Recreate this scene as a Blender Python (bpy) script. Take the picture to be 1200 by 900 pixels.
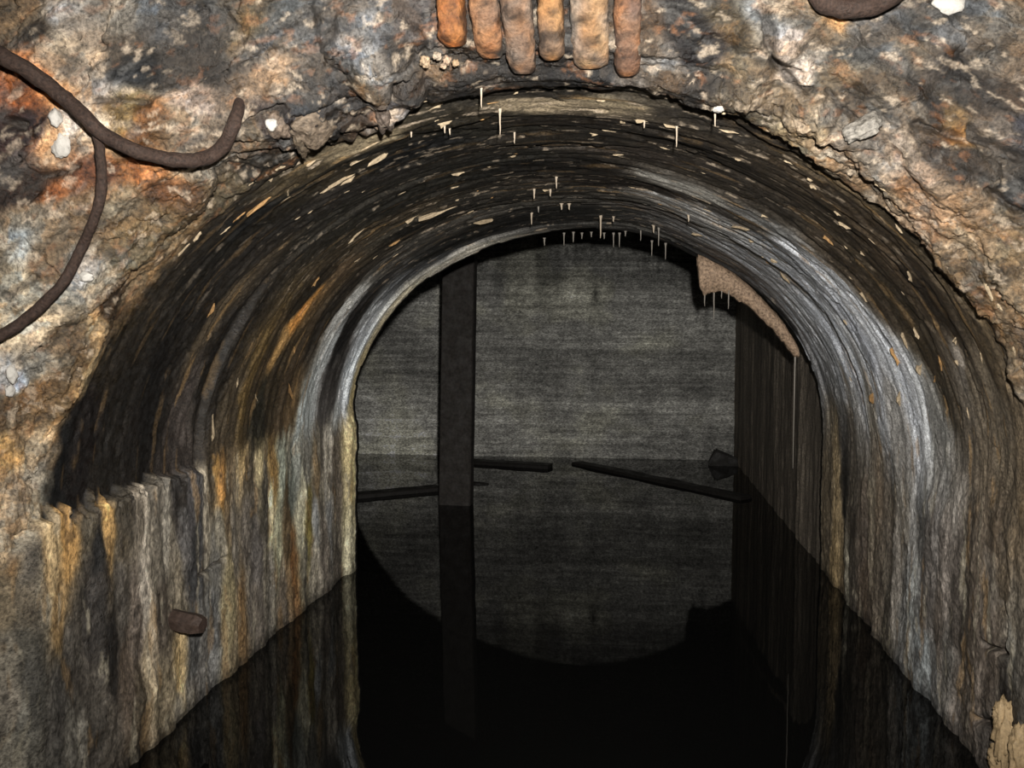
import bpy, bmesh, math, random
import numpy as np
from mathutils import Vector, Matrix

for o in list(bpy.data.objects):
    bpy.data.objects.remove(o)
scene = bpy.context.scene
COL = scene.collection

# ---------------------------------------------------------------- camera (metres; the water is z = 0, the tunnel runs along +y)
cam = bpy.data.cameras.new('camera')
cam.sensor_width = 36.0
cam.lens = 36.0 * 950.0 / 1200.0
cam.clip_start = 0.02
cam_ob = bpy.data.objects.new('camera', cam)
COL.objects.link(cam_ob)
cam_ob.location = (0, 0, 1.0)
cam_ob.rotation_euler = (math.pi / 2 - 0.0620252, 0, 0.1450094)
scene.camera = cam_ob

# ---------------------------------------------------------------- world, flash, exposure
world = bpy.data.worlds.new('dark_tunnel_air')
scene.world = world
world.use_nodes = True
world.node_tree.nodes['Background'].inputs[0].default_value = (0.9, 0.95, 1.0, 1)
world.node_tree.nodes['Background'].inputs[1].default_value = 0.002

lamp = bpy.data.lights.new('camera_flash', 'SPOT')     # the flash gun on top of the camera, the only light there is
lamp.energy = 400.0
lamp.color = (1.0, 0.965, 0.91)
lamp.shadow_soft_size = 0.022
lamp.spot_size = math.radians(104)
lamp.spot_blend = 1.0
lamp_ob = bpy.data.objects.new('camera_flash', lamp)
COL.objects.link(lamp_ob)
lamp_ob.location = (0.06, -0.01, 1.14)
lamp_ob.rotation_euler = (math.pi / 2 + 0.01, 0, 0.10)

scene.view_settings.view_transform = 'Standard'
scene.view_settings.look = 'None'
scene.view_settings.gamma = 1.0
scene.view_settings.exposure = 0.0
scene.view_settings.use_curve_mapping = False

CRACKS = [([(-0.266, 0.066), (-0.32, 0.066), (-0.367, 0.047), (-0.412, 0.099), (-0.451, 0.109), (-0.463, 0.033), (-0.483, 0.009), (-0.513, -0.014), (-0.552, -0.042), (-0.573, -0.052), (-0.602, -0.069)], 0.006, 0.035, 0.016), ([(-0.442, -0.111), (-0.477, -0.115), (-0.513, -0.118), (-0.543, -0.115)], 0.005, 0.03, 0.006), ([(-0.293, -0.243), (-0.308, -0.215), (-0.323, -0.198), (-0.355, -0.188)], 0.006, 0.02, 0.0), ([(-0.204, -0.108), (-0.222, -0.097), (-0.254, -0.094), (-0.275, -0.069), (-0.314, -0.035)], 0.006, 0.03, 0.012), ([(0.483, -0.174), (0.454, -0.149), (0.427, -0.163), (0.391, -0.184), (0.361, -0.222), (0.332, -0.274)], 0.006, 0.035, 0.008), ([(0.617, -0.156), (0.584, -0.132), (0.555, -0.149), (0.525, -0.156), (0.483, -0.174)], 0.004, 0.02, 0.0), ([(0.712, -0.229), (0.689, -0.219), (0.659, -0.208), (0.629, -0.191)], 0.007, 0.03, 0.01), ([(0.793, -0.264), (0.769, -0.261), (0.745, -0.25), (0.718, -0.243), (0.689, -0.257)], 0.006, 0.03, 0.008), ([(0.858, -0.208), (0.837, -0.198), (0.808, -0.191), (0.781, -0.191)], 0.006, 0.03, 0.006), ([(0.611, 0.085), (0.579, 0.081), (0.528, 0.076), (0.465, 0.099), (0.403, 0.076), (0.335, 0.033)], 0.008, 0.028, 0.012), ([(0.162, -0.017), (0.12, 0.028), (0.07, 0.052), (0.001, 0.066)], 0.004, 0.02, 0.006), ([(-0.126, 0.062), (-0.165, 0.038), (-0.231, 0.024)], 0.004, 0.015, 0.004), ([(0.216, 0.441), (0.129, 0.459), (0.04, 0.521), (-0.046, 0.526), (-0.123, 0.459)], 0.004, 0.014, 0.004), ([(-0.605, -0.215), (-0.626, -0.236), (-0.65, -0.264), (-0.677, -0.285)], 0.004, 0.015, 0.003), ([(-0.76, -0.313), (-0.766, -0.33), (-0.772, -0.347)], 0.006, 0.03, 0.004), ([(-0.757, -0.212), (-0.781, -0.222), (-0.816, -0.247)], 0.004, 0.015, 0.0), ([(-0.953, -0.149), (-0.977, -0.156), (-1.013, -0.177)], 0.006, 0.02, 0.0), ([(-1.697, 0.711), (-1.706, 0.63), (-1.709, 0.549)], 0.004, 0.015, 0.0), ([(1.634, 0.152), (1.655, 0.104), (1.703, 0.109), (1.771, 0.156)], 0.006, 0.02, 0.0), ([(1.739, 0.09), (1.753, 0.161), (1.768, 0.227)], 0.006, 0.02, 0.0), ([(1.959, 0.142), (1.929, 0.166), (1.956, 0.256)], 0.008, 0.03, 0.0)]
BULGES = [(-0.263, -0.17, 0.075, 0.16, 0.045), (-0.433, -0.042, 0.05, 0.05, 0.012), (-0.349, 0.076, 0.07, 0.03, 0.02), (0.376, -0.229, 0.05, 0.16, 0.03), (0.492, -0.129, 0.05, 0.09, 0.03), (0.736, -0.177, 0.09, 0.06, 0.035), (0.564, -0.132, 0.06, 0.05, 0.02), (0.531, -0.278, 0.1, 0.1, 0.025), (-0.495, -0.236, 0.1, 0.1, -0.02), (-0.034, -0.049, 0.22, 0.022, 0.004), (-0.956, -0.129, 0.08, 0.09, 0.02), (-0.882, -0.212, 0.06, 0.05, 0.02), (-0.647, -0.195, 0.09, 0.04, 0.02), (-0.299, 0.0, 0.05, 0.02, 0.02), (-0.219, 0.199, 0.1, 0.02, 0.01)]

# ---------------------------------------------------------------- noise
_rs = np.random.RandomState(7)
_PERM = np.concatenate([_rs.permutation(256)] * 3).astype(np.int32)
_GR = _rs.normal(size=(256, 3)).astype(np.float32)
_GR /= np.linalg.norm(_GR, axis=1)[:, None]
_GX, _GY, _GZ = (np.ascontiguousarray(_GR[:, k]) for k in range(3))

def perlin(x, y, z=0.0, seed=0):
    """gradient noise, about -1..1"""
    x = np.asarray(x, np.float32) + np.float32(seed * 17.31)
    y = np.asarray(y, np.float32) + np.float32(seed * 5.77)
    flat = np.ndim(z) == 0 and z == 0
    z = np.float32(0.37) if flat else np.asarray(z, np.float32) + np.float32(seed * 9.13) + np.zeros_like(x)
    if flat: x = x + np.float32(seed * 3.7)
    xi = np.floor(x).astype(np.int32); yi = np.floor(y).astype(np.int32); zi = np.int32(0) if flat else np.floor(z).astype(np.int32)
    fx = x - xi; fy = y - yi; fz = z - zi
    u = fx * fx * fx * (fx * (fx * 6 - 15) + 10)
    v = fy * fy * fy * (fy * (fy * 6 - 15) + 10)
    w = fz * fz * fz * (fz * (fz * 6 - 15) + 10)
    xi &= 255; yi &= 255; zi &= 255
    def g(dx, dy, dz):
        h = _PERM[_PERM[_PERM[xi + dx] + yi + dy] + zi + dz]
        return _GX[h] * (fx - np.float32(dx)) + _GY[h] * (fy - np.float32(dy)) + _GZ[h] * (fz - np.float32(dz))
    if flat:
        a = g(0, 0, 0); b = g(1, 0, 0); r0 = a + u * (b - a)
        a = g(0, 1, 0); b = g(1, 1, 0); r1 = a + u * (b - a)
        return (r0 + v * (r1 - r0)) * np.float32(1.9)
    a = g(0, 0, 0); b = g(1, 0, 0); r0 = a + u * (b - a)
    a = g(0, 1, 0); b = g(1, 1, 0); r1 = a + u * (b - a)
    r0 = r0 + v * (r1 - r0)
    a = g(0, 0, 1); b = g(1, 0, 1); r2 = a + u * (b - a)
    a = g(0, 1, 1); b = g(1, 1, 1); r3 = a + u * (b - a)
    r2 = r2 + v * (r3 - r2)
    return (r0 + w * (r2 - r0)) * np.float32(1.6)

def fbm(x, y, z=0.0, octv=4, seed=0, gain=0.5):
    s = 0; a = 1.0; t = 0
    for i in range(octv):
        s = s + a * perlin(x * 2 ** i, y * 2 ** i, z * 2 ** i, seed + i); t += a; a *= gain
    return s / t

def sstep(e0, e1, x):
    t = np.clip((x - e0) / (e1 - e0), 0, 1)
    return t * t * (3 - 2 * t)

def cells(x, y, seed=0):
    """broken blocks: height (random step and tilt per cell), distance to the joint, two random numbers per cell"""
    xi = np.floor(x).astype(np.int32); yi = np.floor(y).astype(np.int32)
    f1 = np.full(x.shape, 9.0, np.float32); f2 = f1.copy(); hid = np.zeros(x.shape, np.int32); bx = np.zeros_like(f1); by = np.zeros_like(f1)
    for dx in (-1, 0, 1):
        for dy in (-1, 0, 1):
            h = _PERM[_PERM[(xi + dx + seed * 31) & 255] + ((yi + dy) & 255)]
            ox = xi + dx + 0.5 + 0.42 * _GR[h, 0] - x; oy = yi + dy + 0.5 + 0.42 * _GR[h, 1] - y
            d = np.hypot(ox, oy).astype(np.float32)
            n = d < f1
            f2 = np.where(n, f1, np.minimum(f2, d)); f1 = np.where(n, d, f1)
            hid = np.where(n, h, hid); bx = np.where(n, ox, bx); by = np.where(n, oy, by)
    g = _GR[(hid * 7 + 3) & 255]
    return g[..., 2] + 0.8 * (g[..., 0] * bx + g[..., 1] * by), f2 - f1, _GR[hid, 2], g[..., 1]

# ---------------------------------------------------------------- the tunnel surface, in arc metres S (0 at the crown) and run metres T (0 at the mouth)
XC, HALF, SHEAR = -0.174, 0.984, 0.15
WALL_LOW = -0.12
PROFILE = [(1.0, 3.40), (1.0, 1.60), (1.006, 1.55), (1.025, 1.505), (1.06, 1.47), (1.12, 1.44), (1.25, 1.405), (1.5, 1.365), (2.0, 1.30)]

def rise_spring(yc):
    k = np.clip((yc - 1.58) / 1.82, 0, 1)
    return 0.846 - 0.076 * k, 0.63 + 0.02 * k

_phi = np.linspace(0, math.pi, 4001)
_seg = np.hypot(np.diff(HALF * np.cos(_phi)), np.diff(0.82 * np.sin(_phi)))
_arc = np.concatenate([[0], np.cumsum(_seg)])
S0 = _arc[-1] / 2                                     # spring line at |S| = S0
SMAX = S0 + 0.63 - WALL_LOW

_pr = np.array([p[0] for p in PROFILE]); _py = np.array([p[1] for p in PROFILE])
_pd = np.concatenate([[0], np.cumsum(np.hypot(np.diff(_pr) * 0.95, np.diff(_py)))])
_pT = 1.80 - _pd                                      # T along the profile, 1.80 at the far end
TMAX, TMIN = 1.80, float(_pT[-1])

def base_point(S, T):
    """undisplaced surface point for arrays S, T"""
    r = np.interp(-T, -_pT, _pr); yc = np.interp(-T, -_pT, _py)
    rise, zs = rise_spring(yc)
    a = np.clip(S + S0, 0, 2 * S0)
    phi = math.pi - np.interp(a, _arc, _phi)
    below = np.maximum(np.abs(S) - S0, 0)
    x = XC + r * HALF * np.cos(phi)
    z = zs + r * rise * np.sin(phi) - below * (zs - WALL_LOW) / (SMAX - S0)
    y = yc + SHEAR * (x - XC)
    return np.stack([x, y, z], -1)

NS = 1460
s_line = np.linspace(-SMAX, SMAX, NS)
t_line = np.concatenate([np.linspace(TMAX, 0.9, 150, endpoint=False), np.linspace(0.9, 0.0, 190, endpoint=False),
                         np.linspace(0.0, -0.66, 190, endpoint=False), np.linspace(-0.66, TMIN, 30)])
NT = len(t_line)
Tg, Sg = np.meshgrid(t_line, s_line, indexing='ij')   # rows T, columns S
Tg = Tg.astype(np.float32); Sg = Sg.astype(np.float32)
BASE = base_point(Sg.astype(float), Tg.astype(float))
_dS = np.gradient(BASE, axis=1); _dT = np.gradient(BASE, axis=0)
NRM = np.cross(_dS, _dT); NRM /= np.linalg.norm(NRM, axis=2, keepdims=True) + 1e-9
_mid = BASE[60, NS // 2]
if NRM[60, NS // 2, 2] > 0: NRM = -NRM                # towards the open tunnel

def poly_sd(pts):
    """unsigned distance, signed side and along fraction from grid points to a polyline in (S, T)"""
    best = np.full(Sg.shape, 9.0, np.float32); side = np.zeros(Sg.shape, np.float32); al = np.zeros(Sg.shape, np.float32)
    pts = np.asarray(pts, float)
    L = np.concatenate([[0], np.cumsum(np.hypot(*np.diff(pts, axis=0).T))])
    lo = pts.min(0) - 0.12; hi = pts.max(0) + 0.12
    m = (Sg > lo[0]) & (Sg < hi[0]) & (Tg > lo[1]) & (Tg < hi[1])
    s = Sg[m]; t = Tg[m]
    b = np.full(s.shape, 9.0); sd = np.zeros(s.shape); aa = np.zeros(s.shape)
    for i in range(len(pts) - 1):
        p, q = pts[i], pts[i + 1]; d = q - p; l2 = d @ d + 1e-12
        k = np.clip(((s - p[0]) * d[0] + (t - p[1]) * d[1]) / l2, 0, 1)
        ex = s - p[0] - k * d[0]; ey = t - p[1] - k * d[1]
        dist = np.hypot(ex, ey); cr = d[0] * ey - d[1] * ex
        u = dist < b
        b = np.where(u, dist, b); sd = np.where(u, np.sign(cr), sd); aa = np.where(u, (L[i] + k * (L[i + 1] - L[i])) / L[-1], aa)
    best[m] = b; side[m] = sd; al[m] = aa
    return best, side, al

RING_T = [0.60, 1.12, 1.72]                           # joints between the vault rings
def displace():
    """height along the normal (positive stands proud) and the material weights"""
    S, T = Sg, Tg
    w1 = fbm(S * 3, T * 3, 0, 3, 11); w2 = fbm(S * 3, T * 3, 0, 3, 15)
    # region weights with ragged borders
    rag = perlin(S * 9, T * 9, 0, 21) * 0.6 + perlin(S * 30, T * 30, 0, 22) * 0.4
    lipS = np.interp(S, [-1.6, -1.40, -1.16, -0.94, -0.39, -0.24, 0.0, 0.17, 0.36, 0.45, 0.58, 0.70, 0.89, 1.02, 1.15], [0, -0.014, 0.066, 0.104, 0.09, 0.055, 0.03, 0.0, -0.01, 0.035, 0.078, 0.074, 0.047, 0.028, -0.01]).astype(np.float32)   # how far the rough rock runs in over the vault
    face = sstep(0.022, -0.038, T - 0.9 * lipS + 0.030 * rag + 0.16 * sstep(S0 - 0.02, S0 + 0.12, np.abs(S)))
    ragw = perlin(T * 16, S * 2, 0, 23) * 0.6 + perlin(T * 45, S * 6, 0, 24) * 0.5
    left = sstep(0.1, -0.1, S)
    edge = np.abs(S) - S0 + 0.022 * ragw + 0.016 * perlin(T * 60, S * 30, 0, 25) + 0.010 * perlin(T * 140, S * 60, 0, 26)
    soft = 0.010 + 0.05 * sstep(0.5, 0.7, T)
    wall = left * sstep(-soft, soft, edge) + (1 - left) * sstep(-0.16, 0.16, edge + 0.10 * w1)
    ra = int(np.searchsorted(-t_line, -0.18))                # rock rows begin here
    h = np.zeros_like(S)
    F_ = face, wall, w1, w2, S, T, left, ragw
    tun1 = int(np.searchsorted(-t_line, 0.22))                               # vault and wall rows end here
    face, wall, w1, w2, S, T, left, ragw = (q[:tun1] for q in F_)
    # vault: boards bent round the arch leave bands that run round the ring
    warp = 0.03 * w1
    vault = 0.010 * perlin(S * 0.9, T * 4.5, 0, 31) + 0.0036 * perlin(S * 1.5, (T + warp) * 17, 0, 32) * (0.5 + 0.9 * np.clip(w2 + 0.3, 0, 1)) \
        + 0.0013 * perlin(S * 4, (T + warp) * 45, 0, 33) + 0.0024 * fbm(S * 18, T * 48, 0, 4, 34)
    tb1 = RING_T[0] + 0.012 * perlin(S * 5, 0 * S, 0, 36); tb2 = RING_T[1] + 0.01 * perlin(S * 5, 0 * S, 0, 37)
    low = 0.15 + 0.85 * sstep(-0.75, -1.15, S)
    off = -0.010 + 0.018 * low * sstep(tb1 - 0.006, tb1 + 0.006, T) - 0.010 * sstep(tb2 - 0.005, tb2 + 0.005, T) + 0.012 * sstep(RING_T[2] - 0.004, RING_T[2] + 0.004, T)
    off = off + 0.030 * sstep(0.42, 0.95, T) * sstep(0.15, 0.5, S) * sstep(1.9, 1.3, S)      # added taper, tilts this side to the flash so it looks brighter
    off = off - 0.004 * np.exp(-((T - tb1 + 0.012) / 0.008) ** 2) - 0.006 * np.exp(-((T - tb2 + 0.010) / 0.007) ** 2)
    vault = vault + off
    # flaked patches: thin plates that broke away
    fl = fbm(S * 5, T * 16, 0, 3, 38)
    vault = vault - 0.004 * sstep(0.10, 0.14, fl)
    # walls: runs of flowstone down the side
    tw = T + 0.02 * w2 + 0.012 * perlin(S * 7, T * 7, 0, 40)
    wl = 0.009 * perlin(T * 7, S * 1.5, 0, 41) + 0.0045 * perlin(tw * 17, S * 2.6, 0, 42) + 0.0022 * perlin(tw * 44, S * 7, 0, 43) \
        + 0.0055 * fbm(tw * 30, S * 20, 0, 5, 44, 0.6)
    rough_low = sstep(0.25, 0.55, np.abs(S) - S0)
    wl = wl + rough_low * 0.010 * fbm(T * 12, S * 12, 0, 4, 45) * sstep(0.9, 0.2, T)
    wl = wl + left * 0.020 * sstep(0.64, 0.55, T) + left * 0.018 * sstep(1.70, 1.73, T + 0.015 * perlin(S * 8, T * 3, 0, 46))
    tun = np.zeros_like(Sg); tun[:tun1] = (1 - wall) * vault + wall * wl
    # rock and old concrete round the mouth
    face, wall, w1, w2, S, T, left, ragw = (q[ra:] for q in F_)
    beds = 0.015 * perlin(S * 2.6 + w1, T * 9 + w2, 0, 51) + 0.009 * perlin(S * 7 + w1, T * 17 + w2, 0, 52)
    c1 = cells(S * 7 + 1.1 * w1 + 0.25 * fbm(S * 18, T * 24, 0, 3, 48), T * 15 + 1.1 * w2 + 0.25 * fbm(S * 18, T * 24, 0, 3, 49), 3)
    c2 = cells(S * 20 + 1.5 * w2 + 0.35 * fbm(S * 40, T * 50, 0, 2, 50), T * 36 + 1.5 * w1 + 0.35 * fbm(S * 40, T * 50, 0, 2, 55), 5)
    rock = beds + 0.0085 * c1[0] - 0.005 * np.exp(-(c1[1] / 0.05) ** 2) * sstep(-0.2, 0.5, c1[3]) + 0.0042 * c2[0] \
        + 0.010 * fbm(S * 14, T * 20, 0, 5, 57, 0.6) + 0.0045 * fbm(S * 60, T * 70, 0, 3, 61, 0.7)
    face, wall, w1, w2, S, T, left, ragw = F_
    rock = rock * (1 - 0.75 * np.exp(-(Sg[ra:] / 0.33) ** 2) * sstep(-0.10, -0.03, Tg[ra:])) - 0.006 * np.exp(-(Sg[ra:] / 0.33) ** 2) * sstep(-0.08, -0.03, Tg[ra:])
    rock = rock * (1 - 0.45 * sstep(-0.02, 0.08, Tg[ra:])) 
    h = (1 - face) * tun; h[ra:] += face[ra:] * rock
    cr = np.zeros_like(S)
    for pts, width, depth, step in CRACKS:
        d, side, al = poly_sd(pts)
        d = np.abs(d + 0.004 * perlin(S * 40, T * 40, 0, 71) * (d < 0.5))
        taper = sstep(0.0, 0.12, al) * sstep(1.0, 0.88, al)
        g = np.exp(-(d / width) ** 2) * taper
        h = h - depth * g + step * (side > 0) * np.exp(-d / 0.05) * taper * sstep(9.0, 8.0, d)
        cr = np.maximum(cr, np.exp(-(d / (width * 1.3)) ** 2) * taper)
    for s, t, rs_, rt_, a in BULGES:
        q = ((S - s) / rs_) ** 2 + ((T - t) / rt_) ** 2
        q = q * (1 + 0.35 * perlin(S * 22, T * 22, 0, 75))
        h = h + a * np.clip(1 - q, 0, 1) ** 0.7
    return h, face, wall, cr

# ---------------------------------------------------------------- helpers
def tag(o, label=None, cat=None, group=None, kind=None):
    if label: o['label'] = label
    if cat: o['category'] = cat
    if group: o['group'] = group
    if kind: o['kind'] = kind
    return o

def empty(name, loc=(0, 0, 0), parent=None):
    o = bpy.data.objects.new(name, None)
    COL.objects.link(o); o.location = loc
    o.empty_display_size = 0.05
    if parent: o.parent = parent
    return o

def mesh_np(name, verts, faces, mat, parent=None, cols=None, smooth=True):
    """one mesh object from arrays; quads or triangles"""
    verts = np.ascontiguousarray(verts, np.float32); faces = np.ascontiguousarray(faces, np.int32)
    n = faces.shape[1]
    me = bpy.data.meshes.new(name)
    me.vertices.add(len(verts)); me.vertices.foreach_set('co', verts.ravel())
    me.loops.add(faces.size); me.loops.foreach_set('vertex_index', faces.ravel())
    me.polygons.add(len(faces))
    me.polygons.foreach_set('loop_start', np.arange(0, faces.size, n, dtype=np.int32))
    me.polygons.foreach_set('loop_total', np.full(len(faces), n, np.int32))
    me.polygons.foreach_set('use_smooth', np.full(len(faces), smooth, bool))
    me.update(calc_edges=True)
    if cols is not None:
        a = me.color_attributes.new('surface_colour', 'FLOAT_COLOR', 'POINT')
        c = np.ones((len(verts), 4), np.float32); c[:, :3] = cols
        a.data.foreach_set('color', c.ravel())
    me.materials.append(mat)
    o = bpy.data.objects.new(name, me)
    COL.objects.link(o)
    if parent: o.parent = parent
    return o

def grid_faces(mask):
    """quads of a (rows, columns) vertex grid where mask (rows-1, columns-1) is set, with compact indices"""
    nr, nc = mask.shape[0] + 1, mask.shape[1] + 1
    idx = np.arange(nr * nc).reshape(nr, nc)
    q = np.stack([idx[:-1, :-1], idx[:-1, 1:], idx[1:, 1:], idx[1:, :-1]], -1)[mask]
    used, inv = np.unique(q, return_inverse=True)
    return used, inv.reshape(q.shape)

def bm_obj(name, bm, mat, parent=None, smooth=True):
    me = bpy.data.meshes.new(name)
    bmesh.ops.recalc_face_normals(bm, faces=bm.faces)
    for f in bm.faces: f.smooth = smooth
    bm.to_mesh(me); bm.free()
    me.materials.append(mat)
    o = bpy.data.objects.new(name, me)
    COL.objects.link(o)
    if parent: o.parent = parent
    return o

def N(v, scale, seed=0):
    return float(perlin(np.array([v[0] * scale]), np.array([v[1] * scale]), np.array([v[2] * scale]), seed)[0])

# ---------------------------------------------------------------- materials
def node_mat(name):
    m = bpy.data.materials.new(name); m.use_nodes = True
    nt = m.node_tree
    return m, nt, nt.nodes['Principled BSDF'], nt.nodes.new, nt.links.new

def mineral_mat(name, spec=0.45, r0=0.38, r1=0.8, fine=140.0, bump=0.5, stretch=(1, 1, 1), contrast=0.5, colour=None, dist=0.006):
    """damp stone or concrete: its colour from the surface_colour attribute (or one colour), with fine grain and relief"""
    m, nt, b, new, link = node_mat(name)
    tc = new('ShaderNodeTexCoord')
    mp = new('ShaderNodeMapping'); mp.inputs['Scale'].default_value = stretch
    link(tc.outputs['Object'], mp.inputs['Vector'])
    n1 = new('ShaderNodeTexNoise'); n1.inputs['Scale'].default_value = fine; n1.inputs['Detail'].default_value = 6; n1.inputs['Roughness'].default_value = 0.65
    n2 = new('ShaderNodeTexNoise'); n2.inputs['Scale'].default_value = fine * 0.3; n2.inputs['Detail'].default_value = 5
    link(mp.outputs[0], n1.inputs['Vector']); link(mp.outputs[0], n2.inputs['Vector'])
    if colour is None:
        at = new('ShaderNodeAttribute'); at.attribute_name = 'surface_colour'; src = at.outputs['Color']
    else:
        rgb = new('ShaderNodeRGB'); rgb.outputs[0].default_value = (*colour, 1); src = rgb.outputs[0]
    mr = new('ShaderNodeMapRange'); mr.inputs['From Min'].default_value = 0.3; mr.inputs['From Max'].default_value = 0.7
    mr.inputs['To Min'].default_value = 1 - contrast; mr.inputs['To Max'].default_value = 1 + contrast
    link(n1.outputs['Fac'], mr.inputs['Value'])
    mul = new('ShaderNodeVectorMath'); mul.operation = 'SCALE'
    link(src, mul.inputs[0]); link(mr.outputs[0], mul.inputs['Scale'])
    link(mul.outputs[0], b.inputs['Base Color'])
    rr = new('ShaderNodeMapRange'); rr.inputs['From Min'].default_value = 0.35; rr.inputs['From Max'].default_value = 0.65
    rr.inputs['To Min'].default_value = r0; rr.inputs['To Max'].default_value = r1
    link(n2.outputs['Fac'], rr.inputs['Value']); link(rr.outputs[0], b.inputs['Roughness'])
    b.inputs['Specular IOR Level'].default_value = spec
    bp = new('ShaderNodeBump'); bp.inputs['Strength'].default_value = bump; bp.inputs['Distance'].default_value = dist
    link(n1.outputs['Fac'], bp.inputs['Height']); link(bp.outputs[0], b.inputs['Normal'])
    return m

M_ROCK = mineral_mat('damp_stained_rock', fine=150, r0=0.28, r1=0.8, bump=0.9, contrast=0.75)
M_VAULT = mineral_mat('sooted_vault_concrete', spec=0.32, r0=0.45, r1=0.8, fine=170, bump=0.5, contrast=0.7)
M_WALL = mineral_mat('flowstone_streaked_concrete', fine=150, bump=0.8, stretch=(1, 1, 0.6), contrast=0.7)
M_BACK = mineral_mat('board_marked_concrete', spec=0.3, r0=0.6, r1=0.9, fine=110, bump=0.5, stretch=(0.6, 1, 1.5), contrast=0.9)
M_RUST = mineral_mat('rusted_iron', spec=0.3, r0=0.6, r1=0.9, fine=160, bump=0.7, contrast=0.6, colour=(0.0340, 0.0205, 0.0150))
M_BAR = mineral_mat('flaking_orange_rust', spec=0.35, r0=0.55, r1=0.9, fine=120, bump=0.8, contrast=0.5)
M_WOOD = mineral_mat('black_waterlogged_wood', spec=0.3, r0=0.6, r1=0.9, fine=60, bump=0.4, stretch=(1, 1, 0.08), contrast=0.5, colour=(0.0221, 0.0190, 0.0166))
M_PLANK = mineral_mat('black_floating_wood', spec=0.3, r0=0.5, r1=0.8, fine=60, bump=0.4, contrast=0.5, colour=(0.0134, 0.0118, 0.0103))
M_FLAKE = mineral_mat('cream_lime_flake', spec=0.3, r0=0.6, r1=0.9, fine=120, bump=0.5, contrast=0.45, colour=(0.3634, 0.2844, 0.1857))
M_CALC = mineral_mat('pale_calcite', spec=0.5, r0=0.35, r1=0.6, fine=150, bump=0.3, contrast=0.3, colour=(0.4345, 0.3555, 0.2686))
M_DRIP = mineral_mat('grey_calcite_straw', spec=0.5, r0=0.35, r1=0.6, fine=150, bump=0.3, contrast=0.3, colour=(0.2370, 0.2133, 0.1817))
M_WHITE = mineral_mat('white_crust_glint', spec=0.3, r0=0.6, r1=0.9, fine=90, bump=0.6, contrast=0.15, colour=(0.4582, 0.4345, 0.3950))
M_LIP = mineral_mat('tan_calcite_lip', spec=0.35, r0=0.5, r1=0.8, fine=100, bump=0.8, contrast=0.75, colour=(0.3160, 0.2212, 0.1501))

def water_mat():
    m, nt, b, new, link = node_mat('still_black_water')
    b.inputs['Base Color'].default_value = (0.0035, 0.0035, 0.0033, 1)
    b.inputs['Roughness'].default_value = 0.015
    b.inputs['IOR'].default_value = 1.333
    tc = new('ShaderNodeTexCoord'); n = new('ShaderNodeTexNoise'); n.inputs['Scale'].default_value = 3.0; n.inputs['Detail'].default_value = 3
    bp = new('ShaderNodeBump'); bp.inputs['Strength'].default_value = 0.06; bp.inputs['Distance'].default_value = 0.01
    link(tc.outputs['Object'], n.inputs['Vector']); link(n.outputs['Fac'], bp.inputs['Height']); link(bp.outputs[0], b.inputs['Normal'])
    return m
M_WATER = water_mat()

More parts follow.
